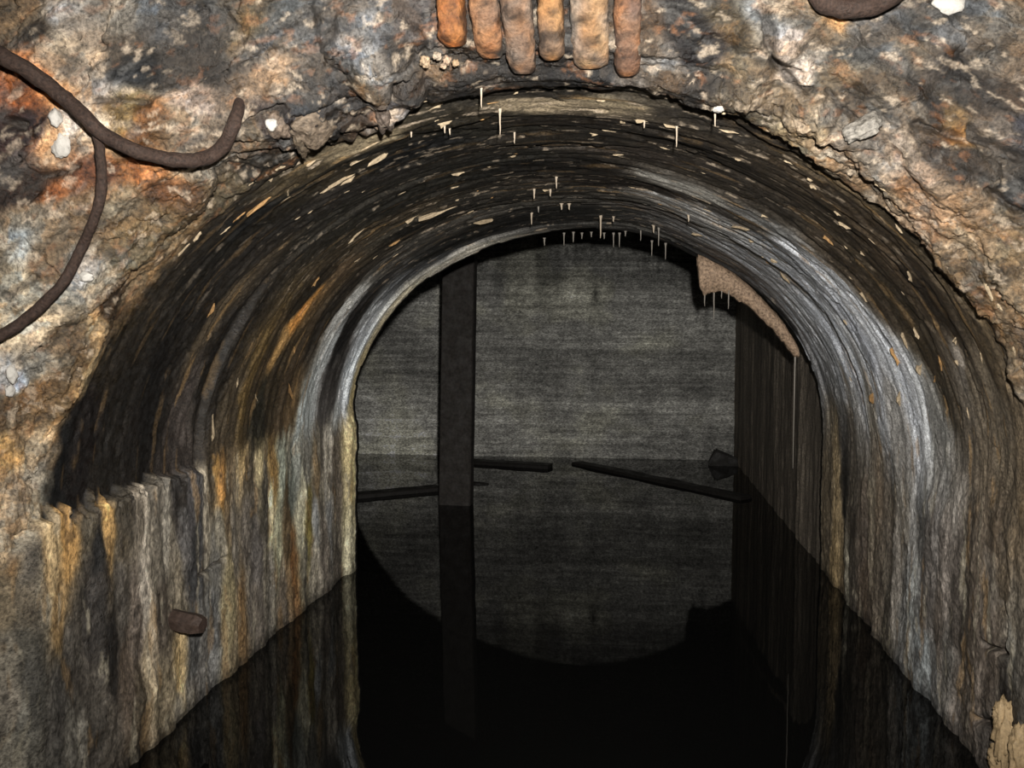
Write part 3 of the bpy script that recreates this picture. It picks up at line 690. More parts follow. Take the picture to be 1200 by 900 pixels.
WALL_SPOTS = np.array([(-1.423, -0.076, 0.3284, 0.1572, 0.0522),
 (-1.477, -0.059, 0.1114, 0.0971, 0.0786),
 (-1.551, -0.09, 0.2605, 0.2047, 0.1307),
 (-1.652, -0.087, 0.2145, 0.1893, 0.1469),
 (-1.768, -0.09, 0.3769, 0.3296, 0.2634),
 (-1.852, -0.094, 0.3585, 0.3255, 0.2585),
 (-1.56, -0.059, 0.1137, 0.0927, 0.0648),
 (-1.459, -0.063, 0.2075, 0.174, 0.1272),
 (-1.507, -0.01, 0.6445, 0.465, 0.2469),
 (-1.486, 0.038, 0.6489, 0.3741, 0.1355),
 (-1.569, -0.031, 0.3145, 0.2725, 0.201),
 (-1.62, 0.009, 0.4693, 0.3069, 0.1425),
 (-1.468, 0.104, 0.0781, 0.0637, 0.0423),
 (-1.527, 0.118, 0.0137, 0.0127, 0.0119),
 (-1.477, 0.147, 0.72, 0.437, 0.1672),
 (-1.53, 0.204, 0.1048, 0.0839, 0.0564),
 (-1.468, 0.27, 0.2893, 0.2441, 0.1869),
 (-1.435, 0.208, 0.059, 0.0491, 0.0357),
 (-1.578, 0.298, 0.6341, 0.5554, 0.4455),
 (-1.62, 0.114, 0.0525, 0.0453, 0.0393),
 (-1.628, 0.199, 0.1236, 0.1082, 0.0895),
 (-1.706, 0.052, 0.1344, 0.1177, 0.0973),
 (-1.768, 0.161, 0.0202, 0.0173, 0.0149),
 (-1.658, -0.069, 0.0912, 0.0828, 0.0658),
 (-1.733, -0.056, 0.0859, 0.0802, 0.068),
 (-1.81, 0.0, 0.1239, 0.1137, 0.0991),
 (-1.869, 0.128, 0.094, 0.0815, 0.0664),
 (-1.81, -0.076, 0.2184, 0.2064, 0.1714),
 (-1.923, 0.043, 0.3036, 0.2818, 0.2362),
 (-1.959, 0.152, 0.1852, 0.1599, 0.1293),
 (-1.852, 0.218, 0.1371, 0.105, 0.0782),
 (-1.747, 0.256, 0.1625, 0.1315, 0.1052),
 (-1.658, 0.294, 0.6722, 0.5903, 0.4848),
 (-1.593, 0.351, 0.1848, 0.1601, 0.1233),
 (-1.521, 0.407, 0.3788, 0.3426, 0.2801),
 (-1.471, 0.374, 0.1592, 0.1392, 0.1099),
 (-1.64, 0.441, 0.1966, 0.1693, 0.1288),
 (-1.563, 0.483, 0.104, 0.0979, 0.0936),
 (-1.471, 0.469, 0.0248, 0.0216, 0.0189),
 (-1.527, 0.526, 0.0887, 0.0825, 0.0824),
 (-1.623, 0.545, 0.0628, 0.0614, 0.0612),
 (-1.813, 0.322, 0.581, 0.4731, 0.3366),
 (-1.887, 0.298, 0.72, 0.5793, 0.3844),
 (-1.744, 0.36, 0.1067, 0.0862, 0.0656),
 (-1.953, 0.351, 0.2613, 0.2123, 0.1395),
 (-1.947, 0.246, 0.0803, 0.0634, 0.0429),
 (-1.709, 0.455, 0.1856, 0.156, 0.1118),
 (-1.929, 0.445, 0.72, 0.5207, 0.2582),
 (-2.018, 0.441, 0.4677, 0.4139, 0.3231),
 (-1.92, 0.531, 0.1339, 0.1315, 0.1249),
 (-1.982, 0.568, 0.2267, 0.2134, 0.1943),
 (-1.843, 0.644, 0.182, 0.1796, 0.1725),
 (-2.033, 0.526, 0.2545, 0.2263, 0.1918),
 (-1.459, 0.639, 0.0691, 0.0541, 0.0355),
 (-1.402, 0.663, 0.72, 0.3978, 0.1145),
 (-1.492, 0.687, 0.5338, 0.2749, 0.0849),
 (-1.545, 0.611, 0.4919, 0.4299, 0.3248),
 (-1.611, 0.677, 0.3336, 0.2997, 0.232),
 (-1.548, 0.729, 0.2887, 0.2139, 0.131),
 (-1.685, 0.777, 0.2131, 0.1863, 0.1489),
 (-1.7, 0.654, 0.2779, 0.2635, 0.2318),
 (-1.795, 0.72, 0.3863, 0.3216, 0.1845),
 (-1.92, 0.791, 0.2817, 0.1765, 0.0846),
 (-2.012, 0.763, 0.2746, 0.2187, 0.1372),
 (-1.501, 0.867, 0.0887, 0.0703, 0.0462),
 (-1.628, 0.862, 0.1655, 0.1427, 0.1172),
 (-1.774, 0.912, 0.1439, 0.1288, 0.1164),
 (-1.881, 0.906, 0.1813, 0.155, 0.1257),
 (-1.417, 0.843, 0.618, 0.4427, 0.2183),
 (-1.477, 0.954, 0.72, 0.5874, 0.3369),
 (-1.533, 1.044, 0.2991, 0.1865, 0.0705),
 (-1.64, 1.026, 0.72, 0.6274, 0.3886),
 (-1.575, 0.978, 0.0801, 0.0701, 0.0533),
 (-1.736, 1.068, 0.4576, 0.4429, 0.3031),
 (-1.866, 1.032, 0.2078, 0.1876, 0.1549),
 (-2.012, 1.128, 0.1862, 0.1498, 0.1119),
 (-1.489, 1.116, 0.4446, 0.4754, 0.3852),
 (-1.593, 1.212, 0.1764, 0.1896, 0.1613),
 (-1.73, 1.17, 0.1456, 0.1014, 0.0545),
 (-1.857, 1.2, 0.3101, 0.1572, 0.0614),
 (-1.935, 1.164, 0.3408, 0.2313, 0.1259),
 (-1.48, 1.254, 0.456, 0.4705, 0.4149),
 (-1.462, 1.332, 0.2721, 0.2589, 0.2192),
 (-1.697, 1.284, 0.683, 0.6434, 0.4667),
 (-1.771, 1.338, 0.279, 0.2245, 0.0774),
 (-1.724, 1.404, 0.3854, 0.39, 0.3792),
 (-1.631, 1.41, 0.2351, 0.1717, 0.1001),
 (-1.542, 1.452, 0.1697, 0.1479, 0.1175),
 (-1.623, 1.536, 0.72, 0.6524, 0.5357),
 (-1.753, 1.536, 0.3423, 0.3378, 0.3245),
 (-1.86, 1.32, 0.1824, 0.166, 0.1263),
 (-1.872, 1.482, 0.236, 0.2027, 0.1654),
 (-1.973, 1.392, 0.4038, 0.3593, 0.2838),
 (-1.673, 1.626, 0.1621, 0.1333, 0.103),
 (-1.834, 1.596, 0.2013, 0.1796, 0.1447),
 (-1.941, 1.62, 0.1293, 0.1096, 0.0877),
 (-1.798, 1.74, 0.72, 0.6447, 0.4145),
 (-1.941, 1.746, 0.6977, 0.6423, 0.4442),
 (-1.73, 1.746, 0.6967, 0.5566, 0.2862),
 (1.283, 0.071, 0.2295, 0.1734, 0.1126),
 (1.373, 0.171, 0.0933, 0.0695, 0.0469),
 (1.349, 0.256, 0.2934, 0.2325, 0.1619),
 (1.423, 0.066, 0.1719, 0.129, 0.0827),
 (1.465, 0.251, 0.3663, 0.2932, 0.2197),
 (1.414, 0.407, 0.5161, 0.477, 0.4295),
 (1.524, 0.512, 0.2936, 0.2703, 0.2522),
 (1.459, 0.644, 0.1123, 0.1076, 0.1008),
 (1.617, 0.696, 0.4713, 0.4592, 0.4379),
 (1.536, 0.782, 0.2541, 0.2329, 0.1981),
 (1.62, 0.445, 0.2976, 0.2593, 0.2272),
 (1.599, 0.289, 0.0921, 0.0746, 0.0562),
 (1.545, 0.114, 0.1429, 0.1126, 0.0776),
 (1.646, 0.189, 0.1491, 0.129, 0.1066),
 (1.643, 0.071, 0.2105, 0.1815, 0.1413),
 (1.739, 0.081, 0.3001, 0.2825, 0.2444),
 (1.762, 0.185, 0.1322, 0.1064, 0.0845),
 (1.718, 0.279, 0.1153, 0.0923, 0.0727),
 (1.709, 0.379, 0.0814, 0.0687, 0.0579),
 (1.721, 0.554, 0.1353, 0.1211, 0.1094),
 (1.81, 0.682, 0.4676, 0.4825, 0.4684),
 (1.956, 0.739, 0.2076, 0.2045, 0.1957),
 (1.938, 0.568, 0.3582, 0.3848, 0.3892),
 (1.834, 0.483, 0.1724, 0.1447, 0.1213),
 (1.944, 0.417, 0.1706, 0.1592, 0.1428),
 (1.878, 0.317, 0.1095, 0.092, 0.0725),
 (1.896, 0.218, 0.2459, 0.2043, 0.169),
 (1.973, 0.208, 0.1103, 0.0952, 0.0825),
 (1.857, 0.09, 0.0164, 0.0138, 0.0115),
 (1.959, 0.502, 0.2286, 0.2256, 0.2167),
 (2.024, 0.355, 0.2804, 0.2432, 0.212),
 (1.53, 1.032, 0.2714, 0.2112, 0.1514),
 (1.509, 1.236, 0.1386, 0.1145, 0.0879),
 (1.649, 1.332, 0.0879, 0.0737, 0.0567),
 (1.608, 1.452, 0.0224, 0.0197, 0.0158),
 (1.741, 1.212, 0.168, 0.1352, 0.1074),
 (1.673, 0.93, 0.1515, 0.1266, 0.099),
 (1.857, 1.002, 0.1919, 0.1586, 0.1218),
 (1.86, 1.314, 0.0575, 0.0485, 0.0378),
 (1.976, 1.188, 0.1093, 0.0822, 0.0597),
 (1.965, 0.906, 0.0874, 0.0762, 0.0585),
 (1.756, 0.838, 0.3244, 0.2929, 0.2545),
 (1.762, 1.566, 0.5567, 0.4206, 0.2413),
 (1.932, 1.578, 0.404, 0.2966, 0.1584),
 (2.003, 1.476, 0.2213, 0.1663, 0.0972),
 (1.866, 1.728, 0.1642, 0.1311, 0.0877),
 (1.997, 1.356, 0.5783, 0.5355, 0.4186),
 (1.423, 0.872, 0.1337, 0.122, 0.1028),
 (1.634, 1.122, 0.299, 0.2523, 0.1885)], np.float32)

def spread(spots, s, t, ks, kt, power=2.6, eps=0.012):
    """colour of the nearest spots, with soft borders"""
    out = np.zeros(s.shape + (3,), np.float32); tot = np.zeros(s.shape, np.float32)
    for q in spots:
        d = ((s - q[0]) * ks) ** 2 + ((t - q[1]) * kt) ** 2 + eps * eps
        w = d ** -power
        tot += w
        out += w[..., None] * np.log(q[2:5] + 1e-3)
    return np.exp(out / tot[..., None]) - 1e-3

H, W_FACE, W_WALL, W_CRACK = displace()
PTS = (BASE + NRM * H[..., None]).astype(np.float32)

def surface_colours():
    S, T = Sg, Tg
    wx = fbm(S * 7, T * 7, 0, 4, 81); wy = fbm(S * 7, T * 7, 0, 4, 87)
    ra = int(np.searchsorted(-t_line, -0.18)); tun1 = int(np.searchsorted(-t_line, 0.22))
    n3 = fbm(S * 60, T * 80, 0, 3, 99, 0.7)
    F_ = S, T, wx, wy, n3
    S, T, wx, wy, n3 = (q[ra:] for q in F_)
    # rock: blotches
    rock = spread(ROCK_SPOTS, S + 0.035 * wx, T + 0.035 * wy, 1.0, 1.0)
    n1 = fbm(S * 22 + wx, T * 34 + wy, 0, 5, 91, 0.65); n2 = fbm(S * 9 + wx, T * 15, 0, 4, 95)
    rust = np.array([0.27, 0.115, 0.045], np.float32); cream = np.array([0.62, 0.50, 0.37], np.float32); soot_shade = np.array([0.035, 0.028, 0.022], np.float32); slate = np.array([0.17, 0.165, 0.155], np.float32)
    def mix(a, b, w): return a + (b - a) * w[..., None]
    k1 = cells(S * 12 + 1.6 * wx, T * 22 + 1.6 * wy, 9); k2 = cells(S * 34 + 2.0 * wy, T * 50 + 2.0 * wx, 12)
    rock = rock * np.exp(0.50 * n1 + 0.55 * n3 + 0.20 * k1[2] + 0.28 * k2[2])[..., None] * np.exp(np.array([0.10, 0.0, -0.12], np.float32) * (k1[3] + k2[3])[..., None])
    m4 = fbm(S * 26 + wx, T * 40, 0, 4, 93, 0.6); m5 = fbm(S * 30, T * 44 + wx, 0, 4, 94, 0.6)
    rock = mix(rock, rust, 0.28 * sstep(0.22, 0.45, m4))
    rock = mix(rock, cream, 0.34 * sstep(0.22, 0.42, m5))
    rock = mix(rock, slate, 0.24 * sstep(0.25, 0.45, fbm(S * 14 + wy, T * 20, 0, 4, 107, 0.6)))
    rock = mix(rock, soot_shade, 0.50 * sstep(0.26, 0.45, fbm(S * 24, T * 42 + wy, 0, 4, 111, 0.6)))
    rock = mix(rock, soot_shade, 0.5 * sstep(-0.015, -0.04, H[ra:]))  # colour darkens with depth in the hollows
    full = np.zeros(Sg.shape + (3,), np.float32); full[ra:] = rock; rock = full
    S, T, wx, wy, n3 = (q[:tun1] for q in F_)
    # vault: sooty and limy bands that run round the ring, a bright sheen painted in
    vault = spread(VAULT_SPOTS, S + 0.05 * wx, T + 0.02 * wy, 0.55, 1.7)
    warp = 0.02 * wx
    wv = 0.5 + np.clip(fbm(S * 2.5, T * 6, 0, 3, 119) + 0.3, 0, 1)
    b1 = fbm(S * 2.2, (T + warp) * 30, 0, 5, 121, 0.65); b2 = fbm(S * 8, (T + warp) * 75, 0, 3, 125, 0.6)
    vault = vault * np.exp((0.58 * b1 + 0.36 * b2) * wv[..., None][..., 0] + 0.35 * n3 + 0.3 * fbm(S * 12, T * 30, 0, 4, 127))[..., None]
    ochre = np.array([0.30, 0.19, 0.085], np.float32)
    clean = sstep(0.012, 0.05, vault.mean(-1)); clean = 0.25 + 0.75 * clean
    vault = mix(vault, ochre, 0.6 * clean * sstep(0.34, 0.5, fbm(S * 4.5, T * 42, 0, 4, 128)) * sstep(1.6, 1.2, T))
    vault = mix(vault, cream * 0.8, 0.8 * (0.35 + 0.65 * clean) * sstep(0.36, 0.44, fbm(S * 12, T * 60, 0, 4, 131, 0.6)) * sstep(0.95, 0.2, np.abs(S) * 0.8))
    # walls: runs of lime, rust and black down the side
    wall = spread(WALL_SPOTS, S + 0.05 * wx, T + 0.014 * wy, 0.40, 1.6)
    tw = T + 0.012 * perlin(S * 6, T * 8, 0, 139)
    v1 = fbm(tw * 26, S * 3.2, 0, 5, 141, 0.65); v2 = fbm(tw * 70, S * 14, 0, 3, 145, 0.6)
    wall = wall * np.exp(0.65 * v1 + 0.40 * v2 + 0.40 * n3 + 0.35 * fbm(T * 16, S * 12, 0, 4, 147))[..., None]
    wall = mix(wall, np.array([0.45, 0.40, 0.30], np.float32), 0.5 * sstep(0.30, 0.48, fbm(tw * 24, S * 4.5, 0, 4, 148, 0.6)))
    wall = mix(wall, ochre, 0.5 * sstep(0.30, 0.48, fbm(tw * 20, S * 4.0, 0, 4, 152, 0.6)) * sstep(1.0, 0.6, T * (S > 0)))
    wall = mix(wall, soot_shade, 0.6 * sstep(0.28, 0.45, fbm(tw * 20, S * 7.0, 0, 4, 156, 0.6)))
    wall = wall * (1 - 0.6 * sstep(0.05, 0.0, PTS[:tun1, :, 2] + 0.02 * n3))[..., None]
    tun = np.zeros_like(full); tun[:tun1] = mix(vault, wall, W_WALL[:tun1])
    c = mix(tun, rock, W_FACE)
    c = mix(c, soot_shade, 0.75 * W_CRACK)  # cracks darkened in the colour: some dirt plus painted shade
    return np.clip(c, 0.004, 0.85)

COLS = surface_colours()

# ---------------------------------------------------------------- the setting
Tm = 0.25 * (Tg[:-1, :-1] + Tg[1:, :-1] + Tg[:-1, 1:] + Tg[1:, 1:]); Sm = 0.25 * (Sg[:-1, :-1] + Sg[1:, :-1] + Sg[:-1, 1:] + Sg[1:, 1:])
def shell(name, mask, mat, parent=None):
    used, f = grid_faces(mask)
    return mesh_np(name, PTS.reshape(-1, 3)[used], f, mat, parent, COLS.reshape(-1, 3)[used])

T_FACE = -0.02
ceiling = tag(empty('ceiling', (XC, 2.4, 1.45)), 'sooty concrete barrel vault over the flooded passage, built in rings', kind='structure')
edges = [T_FACE] + RING_T + [9]
def child(o, parent):
    o.parent = parent; o.matrix_parent_inverse = Matrix.Translation(-parent.location)
    return o
for i in range(4):
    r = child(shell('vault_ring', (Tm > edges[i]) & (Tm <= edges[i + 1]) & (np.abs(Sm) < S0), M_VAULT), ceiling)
wall_left = tag(shell('wall_left', (Tm > T_FACE) & (Sm <= -S0), M_WALL), 'left tunnel side wall streaked with lime and rust above the black water', kind='structure')
wall_right = tag(shell('wall_right', (Tm > T_FACE) & (Sm >= S0), M_WALL), 'right tunnel side wall, grey brown, streaked down to the black water', kind='structure')
wall_front = tag(shell('wall_front', Tm <= T_FACE, M_ROCK), 'rough rust and cream stained rock and old concrete around the tunnel mouth', kind='structure')

# end wall of the vault, seen only from inside the chamber
def chamber():
    i = 0
    rim = PTS[0].astype(float)                         # far edge of the vault
    c = np.array([XC, 0, 0.6])
    rows = [rim, rim + np.array([0, 0.03, 0])]
    for k in (1.03, 1.3, 2.9):
        q = rim + np.array([0, 0.03, 0]); q = np.where(True, c + (q - c) * [k, 1, k], q)
        q[:, 1] = rim[:, 1] + 0.03
        q[:, 0] = np.clip(q[:, 0], -2.9, 1.2); q[:, 2] = np.clip(q[:, 2], -0.15, 2.35)
        rows.append(q)
    g = np.stack(rows)
    used, f = grid_faces(np.ones((len(rows) - 1, g.shape[1] - 1), bool))
    n = len(used)
    col = np.tile(np.array([0.10, 0.09, 0.075], np.float32), (n, 1))
    tag(mesh_np('wall_chamber_front', g.reshape(-1, 3), f, M_BACK, None, col), 'concrete end face of the vault on the chamber side', kind='structure')
    # board marked back wall, cast in two lifts
    wb = tag(empty('wall_back', (-0.9, 6.5, 0)), 'grey board-marked concrete wall at the back of the flooded chamber', kind='structure')
    for z0, z1, off in ((-0.15, 0.905, 0.0), (0.905, 2.35, 0.006)):
        nz = int((z1 - z0) / 0.0045); nx = 420
        z, x = np.meshgrid(np.linspace(z0, z1, nz), np.linspace(-2.95, 0.86, nx), indexing='ij')
        z = z.astype(np.float32); x = x.astype(np.float32)
        wav = z + 0.012 * perlin(x * 1.5, z * 2, 0, 161)
        lines = 0.5 * perlin(x * 0.5, wav * 16, 0, 163) + 0.9 * perlin(x * 0.45, wav * 42, 0, 164) + 0.8 * perlin(x * 1.2, wav * 90, 0, 162)
        y = 6.50 + 0.02 * (x + 0.9) + off - 0.004 * lines - 0.003 * perlin(x * 12, z * 12, 0, 165)
        edge = np.exp(-((z - 0.905) / 0.006) ** 2)
        y = y + 0.006 * edge
        g1 = fbm(x * 1.6, z * 2.2, 0, 4, 167); g2 = fbm(x * 9, wav * 30, 0, 4, 171)
        base = np.array([0.40, 0.395, 0.365], np.float32)
        v = 0.86 * np.exp(0.45 * g1 + 0.45 * g2 + 0.24 * lines + 0.3 * fbm(x * 7, z * 1.6, 0, 3, 169) + 0.5 * fbm(x * 60, z * 60, 0, 2, 170))
        v = v * (1 - 0.22 * sstep(0.93, 0.85, z) * sstep(0.45, 0.62, z + 0.05 * g1))          # dark damp band under the joint
        v = v * (1 + 0.5 * sstep(-0.5, -1.6, x) * sstep(0.75, 0.3, z))                           # paler low on one side
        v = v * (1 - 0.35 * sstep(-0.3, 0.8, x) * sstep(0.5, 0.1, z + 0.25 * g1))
        v = v * (1 - 0.75 * np.exp(-((x + 0.28) / 0.03) ** 2 - ((z - 1.31) / 0.09) ** 2))        # dark stain
        st = perlin(x * 7, z * 0.5, 0, 175)
        v = v * (1 - 0.35 * sstep(0.1, 0.5, st) * sstep(1.0, 1.5, z))
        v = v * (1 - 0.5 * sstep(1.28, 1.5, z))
        c_ = base * v[..., None]
        c_ = c_ * (1 + np.array([0.02, 0.015, -0.07], np.float32) * sstep(0.0, 0.4, g1 - 0.1 * x)[..., None])
        used, f = grid_faces(np.ones((nz - 1, nx - 1), bool))
        child(mesh_np('concrete_lift', np.stack([x, y, z], -1).reshape(-1, 3), f, M_BACK, None, np.clip(c_, 0.01, 0.8).reshape(-1, 3)), wb)
    # chamber wall that carries on from the right tunnel wall
    yv, z = np.meshgrid(np.linspace(3.48, 6.56, 420), np.linspace(-0.15, 2.35, 260), indexing='ij')
    yv = yv.astype(np.float32); z = z.astype(np.float32)
    st = perlin(yv * 6, z * 0.7, 0, 181) + 0.6 * perlin(yv * 17, z * 1.2, 0, 182)
    x = 0.815 - 0.006 * st - 0.004 * fbm(yv * 20, z * 10, 0, 3, 184)
    v = np.exp(0.45 * st + 0.4 * fbm(yv * 30, z * 5, 0, 4, 186))
    c_ = np.array([0.145, 0.122, 0.096], np.float32) * v[..., None]
    used, f = grid_faces(np.ones((419, 259), bool))
    tag(mesh_np('wall_chamber_right', np.stack([x, yv, z], -1).reshape(-1, 3), f, M_BACK, None, np.clip(c_, 0.01, 0.5).reshape(-1, 3)), 'dark brown streaked chamber wall continuing the right tunnel wall', kind='structure')
    # unseen sides that close the chamber
    g = np.array([[-2.92, 3.2, -0.15], [-2.92, 6.6, -0.15], [-2.92, 6.6, 2.35], [-2.92, 3.2, 2.35]])
    tag(mesh_np('wall_chamber_left', g, np.array([[0, 1, 2, 3]]), M_BACK, None, np.full((4, 3), 0.2)), 'chamber side wall hidden behind the vault', kind='structure')
    g = np.array([[-2.95, 3.0, 2.35], [0.9, 3.0, 2.35], [0.9, 6.6, 2.35], [-2.95, 6.6, 2.35]])
    tag(mesh_np('ceiling_chamber', g, np.array([[0, 1, 2, 3]]), M_BACK, None, np.full((4, 3), 0.2)), 'flat chamber ceiling above the vault', kind='structure')
chamber()

g = np.array([[-3.0, -1.5, 0], [1.3, -1.5, 0], [1.3, 6.6, 0], [-3.0, 6.6, 0]])
tag(mesh_np('water', g, np.array([[0, 1, 2, 3]]), M_WATER), 'still black water flooding the tunnel floor, mirroring the walls', kind='structure')

# ---------------------------------------------------------------- builders
def sweep(path, radii, nseg=14, rough=0.12, seed=0, nscale=40.0, squash=1.0):
    """closed tube along a smooth path through the points"""
    P = [Vector(p) for p in path]
    pts = []; rr = []
    def cr(a, b, c, d, t):
        return 0.5 * ((2 * b) + (c - a) * t + (2 * a - 5 * b + 4 * c - d) * t * t + (3 * b - a - 3 * c + d) * t ** 3)
    for i in range(len(P) - 1):
        a = P[max(i - 1, 0)]; b = P[i]; c = P[i + 1]; d = P[min(i + 2, len(P) - 1)]
        n = max(3, int((c - b).length / 0.008))
        for k in range(n):
            t = k / n
            pts.append(cr(a, b, c, d, t)); rr.append(radii[i] + (radii[i + 1] - radii[i]) * t)
    pts.append(P[-1]); rr.append(radii[-1])
    bm = bmesh.new(); rings = []
    up = Vector((0.13, 1, 0.21)).normalized()
    for i, p in enumerate(pts):
        d = (pts[min(i + 1, len(pts) - 1)] - pts[max(i - 1, 0)]).normalized()
        s = d.cross(up).normalized(); t = s.cross(d).normalized()
        ring = []
        for k in range(nseg):
            an = 2 * math.pi * k / nseg
            q = s * math.cos(an) + t * math.sin(an) * squash
            v = p + q * rr[i]
            v = p + q * rr[i] * (1 + rough * N(v, nscale, seed) + 0.6 * rough * N(v, nscale * 2.7, seed + 3))
            ring.append(bm.verts.new(v))
        rings.append(ring)
    for a, b in zip(rings[:-1], rings[1:]):
        for k in range(nseg):
            bm.faces.new((a[k], a[(k + 1) % nseg], b[(k + 1) % nseg], b[k]))
    bm.faces.new(rings[0]); bm.faces.new(list(reversed(rings[-1])))
    return bm

def lump(centre, size, seed=0, rough=0.25, nscale=2.2, sub=3, rot=(0, 0, 0), flat=0.0):
    """weathered stone"""
    bm = bmesh.new(); bmesh.ops.create_icosphere(bm, subdivisions=sub, radius=1.0)
    R = Matrix.Rotation(rot[2], 3, 'Z') @ Matrix.Rotation(rot[1], 3, 'Y') @ Matrix.Rotation(rot[0], 3, 'X')
    for v in bm.verts:
        d = v.co.copy()
        k = 1 + rough * N(d, nscale, seed) + rough * 0.5 * N(d, nscale * 2.5, seed + 5) + rough * 0.25 * N(d, nscale * 6, seed + 8)
        if flat:                                       # squared off like a broken block
            m = max(abs(d.x), abs(d.y), abs(d.z)); k *= (1 - flat) + flat / m * 0.85
        d = d * k
        v.co = Vector(centre) + R @ Vector((d.x * size[0], d.y * size[1], d.z * size[2]))
    return bm

def timber(length, width, thick, seed=0, chamfer=0.006, nl=24):
    """sawn board along +x, worn along its edges, ends a little uneven"""
    bm = bmesh.new(); sec = []
    w, t, c = width / 2, thick / 2, chamfer
    for (a, b) in ((-w + c, -t), (w - c, -t), (w, -t + c), (w, t - c), (w - c, t), (-w + c, t), (-w, t - c), (-w, -t + c)): sec.append((a, b))
    rings = []
    for i in range(nl + 1):
        x = length * i / nl
        ring = []
        for (a, b) in sec:
            n = N((x, a * 3, b * 3), 9, seed) * 0.004 + N((x, a, b), 2.0, seed + 1) * 0.004
            ex = 0.012 * N((a, b, 0), 25, seed + 2) if i in (0, nl) else 0
            ring.append(bm.verts.new((x + ex, a * (1 + n * 3), b + n)))
        rings.append(ring)
    for p, q in zip(rings[:-1], rings[1:]):
        for k in range(8): bm.faces.new((p[k], p[(k + 1) % 8], q[(k + 1) % 8], q[k]))
    bm.faces.new(rings[0]); bm.faces.new(list(reversed(rings[-1])))
    return bm

def place_timber(name, a, b, width, thick, mat, seed, roll=0.0):
    a = Vector(a); b = Vector(b); d = (b - a); L = d.length; d.normalize()
    bm = timber(L, width, thick, seed)
    side = Vector((0, 0, 1)).cross(d)
    if side.length < 0.3: side = Vector((1, 0, 0))
    side.normalize(); up = d.cross(side).normalized()
    o = bm_obj(name, bm, mat, None, False)
    o.matrix_world = Matrix(((d.x, side.x, up.x, a.x), (d.y, side.y, up.y, a.y), (d.z, side.z, up.z, a.z), (0, 0, 0, 1))) @ Matrix.Rotation(roll, 4, 'X')
    return o

# ---------------------------------------------------------------- timber and debris in the chamber
post = place_timber('wooden_post', (-1.012, 4.62, -0.25), (-0.945, 4.66, 2.2), 0.19, 0.10, M_WOOD, 3)
tag(post, 'dark upright timber post standing in the water before the back wall', 'post')
for a, b, w, t, lab, s in (
        ((-1.95, 4.51, 0.004), (-1.215, 5.03, 0.006), 0.10, 0.042, 'dark plank afloat between the left tunnel wall and the upright post', 11),
        ((-1.36, 6.16, 0.004), (-0.585, 5.97, 0.006), 0.12, 0.044, 'short square-ended plank afloat behind the upright post', 12),
        ((-0.40, 6.20, 0.004), (0.70, 5.00, 0.002), 0.11, 0.036, 'long thin plank afloat slantwise towards the right chamber wall', 13)):
    tag(place_timber('floating_plank', a, b, w, t, M_PLANK, s), lab, 'plank', 'planks afloat in the chamber')
tag(bm_obj('reflection_smear', lump((-1.0, 5.27, 0.0), (0.07, 0.03, 0.012), 5, 0.3), M_PLANK), 'small dark smear shaped on the water for a reflection beside the upright post', 'reflection_smear')  # flat dark lump added in place of a dark reflection
def wedge():
    bm = bmesh.new()
    c = Vector((0.72, 6.34, 0.03))
    prof = [(-0.135, 0.0), (-0.075, 0.125), (0.01, 0.09), (0.11, 0.05), (0.11, -0.12), (-0.07, -0.12)]
    fr = [bm.verts.new(c + Vector((p[0], -0.09 + 0.02 * N((p[0], p[1], 0), 8, 2), p[1] - 0.03))) for p in prof]
    bk = [bm.verts.new(c + Vector((p[0] * 0.85, 0.10, p[1] * 0.9 - 0.03))) for p in prof]
    bm.faces.new(fr); bm.faces.new(list(reversed(bk)))
    for k in range(6): bm.faces.new((fr[k], bk[k], bk[(k + 1) % 6], fr[(k + 1) % 6]))
    bmesh.ops.bevel(bm, geom=bm.edges[:], offset=0.012, segments=2, affect='EDGES')
    return bm
tag(bm_obj('stone_block', wedge(), M_PLANK, None, False), 'dark pointed block lying at the waterline in the far right corner', 'stone')

